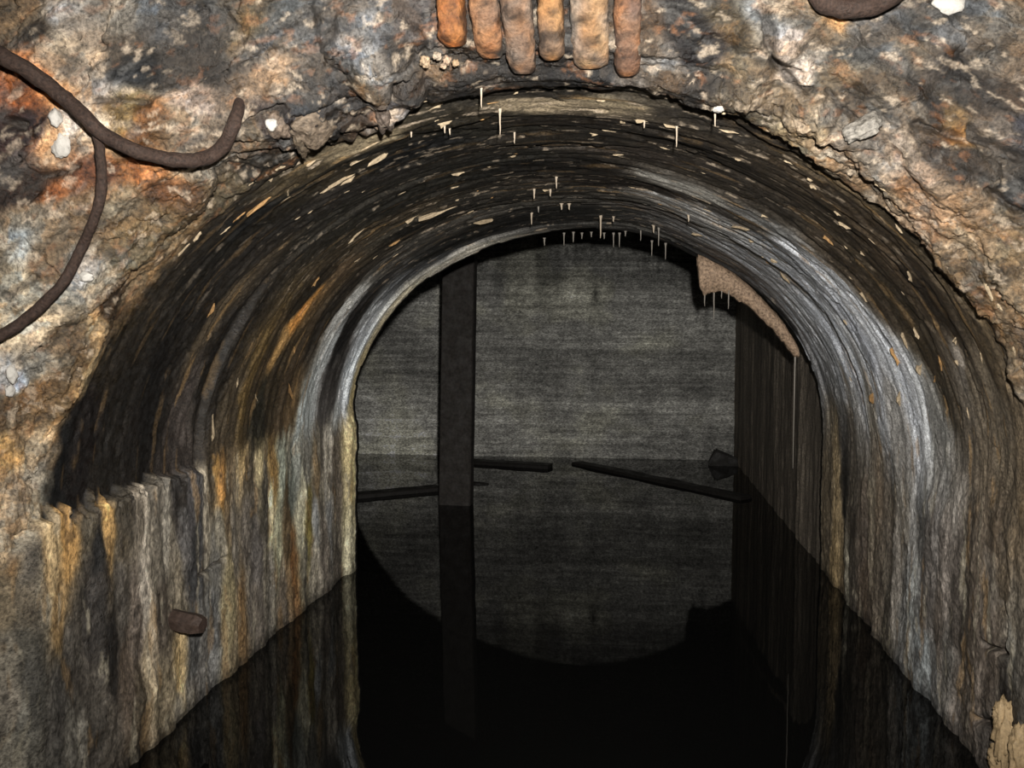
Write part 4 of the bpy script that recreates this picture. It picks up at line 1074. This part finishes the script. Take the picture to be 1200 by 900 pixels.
# ---------------------------------------------------------------- iron in the mouth of the tunnel
for name, path, rad, lab, s in [('iron_rod', [(-1.2301, 1.258, 1.5546), (-1.103, 1.2069, 1.5006), (-1.0096, 1.2035, 1.4488), (-0.9715, 1.2305, 1.4231), (-0.9418, 1.2548, 1.3959), (-0.9035, 1.2602, 1.3595), (-0.8795, 1.2802, 1.3326), (-0.8389, 1.2889, 1.3119), (-0.8076, 1.3264, 1.3046), (-0.7685, 1.3411, 1.3021), (-0.75, 1.3807, 1.3158), (-0.7229, 1.3826, 1.3364), (-0.6995, 1.3699, 1.3624), (-0.6957, 1.3862, 1.3992), (-0.7097, 1.4251, 1.4347)], [0.0135, 0.0135, 0.0135, 0.0132, 0.013, 0.0128, 0.0126, 0.0126, 0.0126, 0.0126, 0.0126, 0.0126, 0.012, 0.0108, 0.009], 'thick bent iron rod looping over the upper left rock and hooking back into it', 1), ('iron_rod', [(-0.9053, 1.2886, 1.3498), (-0.9025, 1.294, 1.3151), (-0.9081, 1.3045, 1.274), (-0.9172, 1.3111, 1.2359), (-0.9419, 1.3231, 1.1939), (-0.976, 1.3406, 1.1544), (-0.9885, 1.3143, 1.0995), (-1.0254, 1.3105, 1.0589), (-1.0728, 1.305, 1.0197), (-1.1158, 1.2847, 0.9895), (-1.1776, 1.277, 0.9639), (-1.2764, 1.2981, 0.9367)], [0.0082, 0.0083, 0.0085, 0.0088, 0.009, 0.009, 0.0092, 0.0095, 0.0098, 0.0098, 0.0098, 0.0098], 'thin curved iron rod dropping from the thick rod down the left rock', 2), ('iron_rod', [(0.2932, 1.4714, 1.6214), (0.2977, 1.4424, 1.5741), (0.3078, 1.4306, 1.5482), (0.3304, 1.4341, 1.5373), (0.3586, 1.4395, 1.5365), (0.3847, 1.4376, 1.5383), (0.4083, 1.4282, 1.5441), (0.4431, 1.45, 1.5754), (0.4807, 1.5167, 1.6292)], [0.017, 0.017, 0.017, 0.017, 0.017, 0.017, 0.017, 0.017, 0.017], 'curved iron rod dipping into view at the top right of the rock', 3)]:
    o = bm_obj(name, sweep(path, rad, 16, 0.16, s, 45), M_RUST)
    tag(o, lab, 'rod', 'bent iron rods on the rock')

def rust_bar(x0, x1, zb, zt, yb, yt, seed, tip, tones):
    """a stub of rusted section hanging out of the concrete, rounded at its foot, crusted"""
    nseg, nl = 26, 46
    V = []; C = []
    hw = (x1 - x0) / 2; cx = (x0 + x1) / 2
    for i in range(nl + 1):
        k = i / nl; z = zb + (zt - zb) * k
        y = yb + (yt - yb) * k
        end = 0.62 + 0.38 * math.sqrt(max(0.0, 1 - (1 - min(1, k * (zt - zb) / 0.016)) ** 2))
        for j in range(nseg):
            a = 2 * math.pi * j / nseg; ca, sa = math.cos(a), math.sin(a)
            sx = math.copysign(abs(ca) ** 0.6, ca); sy = math.copysign(abs(sa) ** 0.6, sa)
            p = Vector((cx + sx * hw * end, y + sy * 0.026 * end, z))
            n = 0.0022 * N(p, 24, seed) + 0.0028 * N(p, 75, seed + 1) + 0.0016 * N(p, 170, seed + 2)
            p = p + Vector((sx, sy, 0)) * n
            V.append(p); m = 0.5 + 0.9 * N((p.x, p.y, p.z * 0.5), 22, seed + 4) + 0.6 * N(p, 70, seed + 6)
            m = min(1, max(0, m)); pit = 1 - 0.75 * min(1, max(0, 1.8 * N(p, 48, seed + 12) + 0.9 * N(p, 120, seed + 13)))
            g = min(1, max(0, 0.3 + 1.2 * N((p.x, p.y, p.z * 0.3), 30, seed + 9)))
            q = Vector(tones[0]).lerp(Vector(tones[1]), m).lerp(Vector(tones[2]), g * 0.75 + 0.25 * abs(sx) ** 6)
            C.append(q * 0.48 * pit)
    F = []
    for i in range(nl):
        for j in range(nseg):
            F.append((i * nseg + j, i * nseg + (j + 1) % nseg, (i + 1) * nseg + (j + 1) % nseg, (i + 1) * nseg + j))
    V.append(Vector((cx, yb, zb - 0.004))); C.append(Vector(tones[0]))
    c0 = len(V) - 1
    for j in range(0, nseg, 2): F.append((c0, (j + 2) % nseg, j + 1, j))
    V.append(Vector((cx, yt, zt))); C.append(Vector(tones[0])); c1 = len(V) - 1; b = nl * nseg
    for j in range(0, nseg, 2): F.append((c1, b + j, b + j + 1, b + (j + 2) % nseg))
    return mesh_np('rusty_bar', np.array([tuple(v) for v in V]), np.array(F), M_BAR, None, np.array([tuple(c) for c in C]))
for x0, x1, zb, zt, yb, yt, tip, tones, lab, s in [(-0.3342, -0.2872, 1.5045, 1.72, 1.4203, 1.3469, 0.05, ((0.42, 0.13, 0.03),
 (0.55, 0.22, 0.06),
 (0.16, 0.07, 0.03)), 'shortest bar end, bright orange with rust, first of the row over the arch', 21),
 (-0.2781, -0.2288, 1.498, 1.72, 1.4702, 1.2489, 0.03, ((0.36, 0.15, 0.06),
 (0.45, 0.22, 0.1),
 (0.2, 0.17, 0.14)), 'rusty bar end with grey edges beside the shortest bright orange one', 22),
 (-0.2251, -0.1739, 1.4781, 1.72, 1.5017, 1.2658, 0.05, ((0.24, 0.15, 0.1),
 (0.34, 0.17, 0.08),
 (0.24, 0.21, 0.18)), 'longest bar end, greyish brown, hanging lowest between two orange ones', 23),
 (-0.164, -0.1209, 1.4888, 1.72, 1.4681, 1.3727, 0.02, ((0.4, 0.19, 0.07),
 (0.5, 0.27, 0.11),
 (0.18, 0.13, 0.1)), 'orange and black bar end touching the longest greyish one', 24),
 (-0.1086, -0.0431, 1.4862, 1.72, 1.5164, 1.3207, 0.04, ((0.44, 0.23, 0.1),
 (0.5, 0.32, 0.17),
 (0.3, 0.27, 0.24)), 'widest bar end, orange down the middle and grey along both sides', 25),
 (-0.0327, 0.0131, 1.4733, 1.72, 1.5287, 1.3127, 0.03, ((0.36, 0.16, 0.07),
 (0.3, 0.18, 0.11),
 (0.17, 0.11, 0.09)), 'dull rusty bar end with an orange foot, beside the widest one', 26)]:
    o = rust_bar(x0, x1, zb, zt, yb, yt, s, tip, tones)
    tag(o, lab, 'bar', 'rusted bar ends over the arch')

tag(bm_obj('bar_stub', sweep([(-1.2433, 1.8491, 0.2863),
 (-1.1633, 1.8691, 0.2803),
 (-1.1083, 1.8651, 0.2743),
 (-1.0753, 1.8611, 0.2703),
 (-1.0553, 1.8591, 0.2683)], [0.024, 0.026, 0.027, 0.026, 0.019], 6, 0.10, 77, 20, 1.05), mineral_mat('dark_rusted_stub', fine=90, spec=0.3, bump=0.6, contrast=0.4, colour=(0.0553, 0.0371, 0.0292)), None, False), 'short rusty iron stub sticking out of the left wall above the water', 'stub')

# ---------------------------------------------------------------- crusts with painted glints, stones, straws and flakes: pieces of the walls and the vault
def on_parent(o, p):
    if p.location.length > 0: child(o, p)
    else: o.parent = p
    return o
for c, size, seed in [((-0.9796, 1.2883, 1.3697),
 (0.0103, 0.01, 0.0161), 3),
 ((-0.9877, 1.3095, 1.3286),
 (0.0179, 0.01, 0.0224), 4),
 ((0.5235, 1.4884, 1.553),
 (0.0258, 0.01, 0.0172), 5),
 ((-0.998, 1.3801, 1.1056),
 (0.0143, 0.01, 0.0095), 6),
 ((-1.1332, 1.3503, 0.9259),
 (0.0079, 0.01, 0.0174), 7),
 ((-0.647, 1.4154, 1.3778),
 (0.0108, 0.01, 0.0108), 8),
 ((-1.1402, 1.3527, 0.8939),
 (0.0064, 0.01, 0.0111), 9),
 ((0.1579, 1.5749, 1.4163),
 (0.0103, 0.01, 0.0056), 10)]:
    on_parent(bm_obj('white_crust_glint', lump(c, size, seed, 0.3, 1.6), M_WHITE), wall_front)['label'] = 'white lump of crust and painted glint'  # some of these white lumps stand in for wet glints on the rock
for c, size, seed in [((0.8094, 1.8389, 0.1325),
 (0.022, 0.0267, 0.0779), 31),
 ((0.8082, 1.8436, 0.1757),
 (0.022, 0.0145, 0.0278), 32),
 ((0.8147, 1.7771, 0.1311),
 (0.022, 0.0172, 0.0626), 33),
 ((0.8114, 1.8625, 0.0629),
 (0.022, 0.0294, 0.0377), 34)]:
    on_parent(bm_obj('flowstone', lump(c, size, seed, 0.34, 3.2, 4), mineral_mat('ochre_flowstone', spec=0.4, fine=110, bump=0.4, contrast=0.35, colour=(0.3950, 0.2844, 0.1580))), wall_right)['label'] = 'ochre flowstone lump'

for c, size, colour, seed in [((-0.598, 1.4826, 1.3928),
 (0.0498, 0.026, 0.0386),
 (0.126, 0.095, 0.067), 51),
 ((-0.6479, 1.4391, 1.3838),
 (0.0235, 0.0235, 0.0204),
 (0.118, 0.087, 0.063), 52),
 ((-0.4813, 1.5463, 1.4288),
 (0.0529, 0.026, 0.0165),
 (0.103, 0.079, 0.063), 53),
 ((-0.6327, 1.512, 1.374),
 (0.0427, 0.026, 0.0148),
 (0.095, 0.071, 0.047), 54),
 ((-0.3669, 1.4393, 1.4841),
 (0.0091, 0.0091, 0.0099),
 (0.332, 0.237, 0.15), 55),
 ((-0.3446, 1.4375, 1.4913),
 (0.0068, 0.0068, 0.0076),
 (0.395, 0.316, 0.237), 56),
 ((-0.3284, 1.4476, 1.4879),
 (0.0076, 0.0076, 0.0069),
 (0.356, 0.253, 0.174), 57),
 ((-0.3149, 1.4572, 1.4844),
 (0.0061, 0.0061, 0.0061),
 (0.316, 0.213, 0.126), 58),
 ((-0.3361, 1.4539, 1.4799),
 (0.0061, 0.0061, 0.0054),
 (0.276, 0.198, 0.134), 59),
 ((0.4053, 1.5479, 1.3665),
 (0.0335, 0.026, 0.0168),
 (0.19, 0.174, 0.15), 60)]:
    big = size[0] > 0.02
    on_parent(bm_obj('stone' if big else 'pebble', lump(c, size, seed, 0.30 if big else 0.5, 1.5 if big else 1.6, 4 if big else 3, (0.2 * seed, 0.3, 0.15 * seed), 0.45 if big else 0.1),
                     mineral_mat('stone_in_the_rock', fine=110, bump=0.9, contrast=0.75, colour=colour)), wall_front)

def straw_mesh(seed):
    rng = random.Random(seed)
    bm = bmesh.new(); rings = []
    for i in range(7):
        k = i / 6; r = (1.9 if i == 0 else 1.0) * (1 - 0.75 * k) + (0.25 * rng.random() if 0 < i < 6 else 0)
        ox, oy = rng.uniform(-0.25, 0.25) * k, rng.uniform(-0.25, 0.25) * k
        rings.append([bm.verts.new((ox + r * math.cos(a * math.pi / 3), oy + r * math.sin(a * math.pi / 3), -k)) for a in range(6)])
    for a, b in zip(rings[:-1], rings[1:]):
        for k in range(6): bm.faces.new((a[k], a[(k + 1) % 6], b[(k + 1) % 6], b[k]))
    bm.faces.new(rings[0]); bm.faces.new(list(reversed(rings[-1])))
    return bm
STRAWS = {}
for mat in (M_CALC, M_DRIP):
    STRAWS[mat.name] = []
    for s in range(4):
        o = bm_obj('stalactite', straw_mesh(s), mat); STRAWS[mat.name].append(o.data); bpy.data.objects.remove(o)
def straw(p, length, rad, k, mat, parent):
    o = bpy.data.objects.new('stalactite', STRAWS[mat.name][k % 4]); COL.objects.link(o)
    child(o, parent) if parent is ceiling else setattr(o, 'parent', parent)
    o.location = (p[0], p[1], p[2] + 0.004); o.scale = (rad, rad, length + 0.004); o.rotation_euler = (0, 0, k * 1.3)
    return o
for k, (p, length, rad, pale) in enumerate([((-0.2876, 1.5618, 1.4688), 0.036, 0.00225, 1),
 ((-0.28, 1.7408, 1.4744), 0.051, 0.00251, 1),
 ((-0.2786, 1.95, 1.4801), 0.0265, 0.00281, 1),
 ((0.0948, 1.8202, 1.4484), 0.0444, 0.00255, 1),
 ((0.1553, 1.6107, 1.4197), 0.026, 0.00224, 1),
 ((-0.2199, 2.4081, 1.4579), 0.0326, 0.00345, 1),
 ((-0.2507, 2.5426, 1.4474), 0.0212, 0.0042, 1),
 ((-0.2984, 2.5175, 1.4442), 0.029, 0.00417, 1),
 ((-0.2421, 2.8502, 1.4477), 0.0178, 0.00471, 1),
 ((-0.2152, 2.848, 1.4467), 0.0178, 0.0047, 1),
 ((-0.3255, 2.8741, 1.4444), 0.018, 0.00357, 0),
 ((-0.3615, 2.971, 1.4383), 0.0405, 0.00429, 1),
 ((-0.1162, 3.1271, 1.4462), 0.0842, 0.00446, 1),
 ((-0.0681, 3.1342, 1.443), 0.0194, 0.00513, 1),
 ((-0.3567, 3.3715, 1.3915), 0.0283, 0.0042, 0),
 ((-0.2764, 3.3841, 1.4126), 0.0495, 0.00365, 0),
 ((-0.238, 3.3898, 1.4161), 0.0389, 0.0042, 0),
 ((-0.203, 3.3947, 1.4126), 0.0212, 0.0042, 0),
 ((-0.1645, 3.4006, 1.4161), 0.0177, 0.0042, 0),
 ((-0.0736, 3.4142, 1.4126), 0.0565, 0.00365, 0),
 ((-0.0492, 3.418, 1.4127), 0.0565, 0.00365, 0),
 ((0.0373, 3.366, 1.4255), 0.0485, 0.00358, 0),
 ((0.0841, 3.4375, 1.3811), 0.0601, 0.00365, 0),
 ((0.1402, 3.4465, 1.3707), 0.0637, 0.00365, 0),
 ((0.0841, 3.1985, 1.4132), 0.0263, 0.0052, 1),
 ((0.1809, 2.6855, 1.3801), 0.0219, 0.00434, 1),
 ((-0.0247, 3.4222, 1.4197), 0.0177, 0.0042, 0),
 ((0.0252, 1.8194, 1.4635), 0.0167, 0.00294, 1),
 ((-0.4035, 1.7506, 1.4509), 0.0167, 0.00293, 1),
 ((-0.3987, 1.7798, 1.4525), 0.015, 0.00298, 1),
 ((0.1049, 3.2376, 1.408), 0.0665, 0.00343, 0),
 ((-0.4776, 1.7493, 1.4387), 0.0112, 0.00295, 1),
 ((-0.1121, 3.4084, 1.4126), 0.0212, 0.0042, 0)]):
    straw(p, length, rad, k, M_CALC if pale else M_DRIP, ceiling)

def surf_frame(s, t):
    j = min(NS - 2, max(1, int(round((s + SMAX) / (2 * SMAX) * (NS - 1)))))
    i = int(np.argmin(np.abs(t_line - t))); i = min(NT - 2, max(1, i))
    p = PTS[max(0, i - 2):i + 3, max(0, j - 3):j + 4].reshape(-1, 3).mean(0)
    hs = PTS[i, j]; n = NRM[i, j]
    es = BASE[i, j + 1] - BASE[i, j - 1]; es /= np.linalg.norm(es)
    p = p if (hs - p) @ n < 0 else hs
    return Vector(p), Vector(es), Vector(np.cross(n, es)), Vector(n)
def flake(s, t, length, width, ang, seed, parent, mat):
    """thin curled plate of lime lifting off the surface"""
    rng = random.Random(seed)
    p, es, et, n = surf_frame(s, t)
    if et.y > 0: et = -et
    a = (es * math.cos(ang) + et * math.sin(ang)).normalized()
    e2 = n.cross(a)
    if e2.y > 0: e2 = -e2
    b = (e2 * 0.45 + n * 0.89).normalized()            # peeling away, its face to the mouth
    n2 = a.cross(b)
    if n2.y > 0: n2 = -n2
    bm = bmesh.new(); m = 12; top = []; bot = []
    skew = rng.uniform(-0.5, 0.5); tail = rng.uniform(0.2, 0.8)
    for k in range(m):
        th = 2 * math.pi * (k + rng.uniform(-0.3, 0.3)) / m
        r = 1 + rng.uniform(-0.42, 0.30)
        cu = math.cos(th); u = cu * length / 2 * r; v = (math.sin(th) * r * (1 - tail * cu) + skew * cu) * width / 2
        v = max(v, -0.3 * width)
        q = p + a * u + b * v + n2 * (0.10 * width * rng.uniform(-1, 1))
        top.append(bm.verts.new(q + n2 * 0.0015)); bot.append(bm.verts.new(q - n2 * 0.002 - n * 0.002))
    ct = bm.verts.new(p + n2 * 0.003)
    for k in range(m):
        bm.faces.new((top[k], top[(k + 1) % m], ct)); bm.faces.new((bot[k], bot[(k + 1) % m], top[(k + 1) % m], top[k]))
    bm.faces.new(list(reversed(bot)))
    return on_parent(bm_obj('lime_flake', bm, mat, None, False), parent)
M_FL2 = mineral_mat('ochre_lime_flake', spec=0.3, r0=0.6, r1=0.9, fine=120, bump=0.5, contrast=0.45, colour=(0.3002, 0.1738, 0.0711))
for k, (s, t, l, w, a, tone) in enumerate([(-0.4, 0.189, 0.044, 0.0137, 0.33, 0),
 (-0.397, 0.303, 0.0852, 0.0187, 0.34, 0),
 (-0.448, 0.265, 0.0567, 0.0122, 0.08, 0),
 (-0.501, 0.355, 0.0626, 0.0192, 0.08, 0),
 (-0.424, 0.948, 0.1351, 0.0223, -0.13, 0),
 (-0.51, 0.924, 0.0509, 0.0221, 0.12, 0),
 (-0.347, 1.326, 0.0943, 0.0315, -0.61, 0),
 (-0.352, 1.116, 0.0348, 0.0148, 0.54, 0),
 (-0.65, 0.767, 0.071, 0.0181, 0.27, 0),
 (-0.617, 1.08, 0.0387, 0.0176, 0.0, 1),
 (-0.293, 0.644, 0.039, 0.0147, -0.12, 0),
 (-0.225, 0.09, 0.0357, 0.0147, 0.41, 0),
 (-0.228, 0.18, 0.039, 0.0175, 0.12, 0),
 (0.085, 0.374, 0.0312, 0.0129, -0.31, 0),
 (0.138, 0.54, 0.0301, 0.0093, 0.16, 0),
 (-0.138, 0.578, 0.0252, 0.0095, 0.6, 0),
 (0.192, 0.189, 0.0238, 0.0156, 0.0, 0),
 (0.15, 0.237, 0.0352, 0.014, -0.94, 0),
 (0.263, 0.189, 0.0485, 0.0117, -0.2, 0),
 (-0.593, 0.114, 0.0252, 0.0169, 0.6, 0),
 (-0.608, 0.223, 0.0253, 0.012, 1.21, 0),
 (-0.662, 0.194, 0.0833, 0.0157, 0.0, 1),
 (-0.522, 0.336, 0.0656, 0.0233, 0.07, 0),
 (-0.558, 0.346, 0.0506, 0.017, 0.0, 0),
 (-0.397, 0.189, 0.0456, 0.0117, 0.21, 0),
 (-0.819, 0.104, 0.0478, 0.0112, -0.1, 0),
 (-0.787, 0.104, 0.0243, 0.015, 0.2, 0),
 (-0.947, 0.936, 0.048, 0.0251, -0.13, 1),
 (-0.84, 0.862, 0.0468, 0.0135, 0.31, 1),
 (-0.977, 0.426, 0.0468, 0.0179, 0.31, 1),
 (-1.182, 0.701, 0.0312, 0.0127, 0.31, 0),
 (-1.236, 1.11, 0.0888, 0.0239, 0.74, 1),
 (-1.087, 1.032, 0.0298, 0.0174, 0.65, 1),
 (-1.31, 0.625, 0.0809, 0.0173, 0.3, 0),
 (-1.254, 0.891, 0.0336, 0.0083, 0.78, 0),
 (-0.555, 0.071, 0.0272, 0.011, -0.18, 0),
 (-0.513, 0.147, 0.0268, 0.0114, 0.0, 0),
 (-0.715, 0.18, 0.0327, 0.0117, 0.0, 1),
 (0.76, 1.212, 0.0747, 0.0278, -0.41, 0),
 (0.683, 1.032, 0.0293, 0.0144, 0.42, 0),
 (0.912, 0.606, 0.0585, 0.017, -0.42, 0),
 (0.894, 0.261, 0.038, 0.0164, -0.67, 0),
 (1.105, 0.649, 0.0508, 0.0249, 0.09, 1),
 (1.069, 0.549, 0.0824, 0.0167, -0.35, 0),
 (1.147, 0.54, 0.0504, 0.0309, -0.6, 0),
 (1.132, 0.407, 0.0512, 0.0178, -0.38, 1),
 (1.066, 0.261, 0.0357, 0.0185, -0.72, 0),
 (1.123, 0.294, 0.0256, 0.0126, -0.38, 0),
 (1.04, 0.464, 0.0419, 0.0183, -0.11, 0),
 (1.26, 0.99, 0.0533, 0.0288, -0.47, 1),
 (1.248, 0.744, 0.0681, 0.0208, -0.51, 0),
 (1.105, 0.156, 0.0428, 0.0097, -0.59, 0),
 (0.95, -0.059, 0.0516, 0.0137, -0.2, 0),
 (0.995, -0.052, 0.0178, 0.012, 0.0, 0),
 (1.17, 0.483, 0.0315, 0.0139, -0.85, 1),
 (0.98, 0.912, 0.0293, 0.0111, -0.42, 0),
 (0.341, -0.038, 0.0305, 0.0153, -0.23, 0),
 (0.507, 0.009, 0.0287, 0.0123, -0.37, 0),
 (0.373, 0.133, 0.0412, 0.0095, 0.35, 0),
 (0.579, 0.189, 0.0156, 0.0118, -0.31, 0),
 (0.593, 0.218, 0.0214, 0.0119, -0.22, 0),
 (0.421, 0.275, 0.0149, 0.0102, 0.0, 0),
 (0.522, 0.862, 0.0945, 0.0216, 0.93, 0),
 (0.427, 1.362, 0.0489, 0.0227, 0.66, 0),
 (0.555, 0.621, 0.0243, 0.0122, 0.2, 0),
 (0.677, 0.275, 0.0243, 0.0144, -0.2, 0),
 (0.718, 0.322, 0.0404, 0.0169, 0.63, 0),
 (0.584, 0.978, 0.0323, 0.0226, 0.59, 0),
 (0.683, -0.045, 0.0477, 0.0103, 0.07, 0),
 (0.778, 0.104, 0.0272, 0.0131, -0.18, 0),
 (0.718, 0.512, 0.0478, 0.0185, -0.1, 1),
 (0.799, 0.417, 0.0243, 0.0111, -0.2, 0),
 (1.09, -0.014, 0.0287, 0.0088, -0.37, 0),
 (0.686, 1.056, 0.0245, 0.0146, 0.25, 0),
 (-0.091, 0.96, 0.0268, 0.0167, 0.0, 0),
 (0.109, 0.114, 0.0178, 0.0093, 0.0, 0),
 (-0.058, 0.076, 0.0185, 0.0073, 0.87, 0)]):
    par = ceiling if abs(s) < S0 else (wall_left if s < 0 else wall_right)
    flake(s, t, l, w, a, k, par, M_FL2 if tone else M_FLAKE)

rng = random.Random(5)
for k in range(42):
    s = rng.gauss(0.0, 0.62); t = rng.uniform(0.02, 1.25) ** 1.15
    if abs(s) < 1.3:
        flake(s, t, rng.uniform(0.008, 0.034), rng.uniform(0.0028, 0.0065), rng.gauss(0, 0.12), 500 + k, ceiling, M_FL2 if rng.random() < 0.2 else M_FLAKE)

# the tan lip on the far edge of the vault, with its straws
def lip():
    path = [((0.2683, 3.436, 1.3014), 0.0211),
 ((0.2789, 3.4376, 1.2945), 0.1054),
 ((0.2999, 3.4412, 1.284), 0.1195),
 ((0.3279, 3.4454, 1.2736), 0.0949),
 ((0.3701, 3.4524, 1.2492), 0.0774),
 ((0.4195, 3.4604, 1.2143), 0.0634),
 ((0.4727, 3.4694, 1.1723), 0.0529),
 ((0.5261, 3.4782, 1.1197), 0.0494),
 ((0.5798, 3.4872, 1.0635), 0.0459),
 ((0.6266, 3.495, 1.0071), 0.046),
 ((0.6702, 3.5024, 0.9399), 0.0319),
 ((0.6849, 3.5048, 0.9115), 0.0106)]
    fine = []
    for (p, d), (q, e) in zip(path[:-1], path[1:]):
        for k in range(5):
            u = k / 5; fine.append((Vector(p).lerp(Vector(q), u), d + (e - d) * u))
    path = fine + [path[-1]]
    n = len(path); V = []; F = []
    for i, (p, d) in enumerate(path):
        d = d * (1 + 0.16 * N(Vector(p), 55, 21) + 0.12 * N(Vector(p), 120, 22))
        p = Vector(p); q = p + Vector((0, 0, -d))
        rows = [p + Vector((0, -0.03, 0.03)), p + Vector((0, -0.055, 0.0)), q + Vector((0, -0.035, 0)), q + Vector((0, 0.02, -0.002)), p + Vector((0, 0.04, 0.03))]
        for k, r in enumerate(rows): V.append(r + Vector((0, 0.007 * N(r, 40, 4), 0.004 * N(r, 45, 6))))
    for i in range(n - 1):
        for k in range(5): F.append((i * 5 + k, i * 5 + (k + 1) % 5, (i + 1) * 5 + (k + 1) % 5, (i + 1) * 5 + k))
    o = child(mesh_np('calcite_lip', np.array([tuple(v) for v in V]), np.array(F), M_LIP), ceiling)
    o['label'] = 'tan calcite lip'
    return o
lip_ob = lip()
for k, (p, length, rad) in enumerate([((0.2995, 3.4212, 1.1921), 0.0799, 0.0042),
 ((0.3367, 3.4212, 1.2091), 0.1525, 0.0042),
 ((0.3673, 3.4212, 1.2088), 0.0654, 0.0042),
 ((0.3947, 3.4212, 1.1947), 0.0944, 0.0042),
 ((0.6751, 3.4924, 0.9401), 0.5012, 0.0032)]):
    straw(p, length, rad, k, M_DRIP, lip_ob)
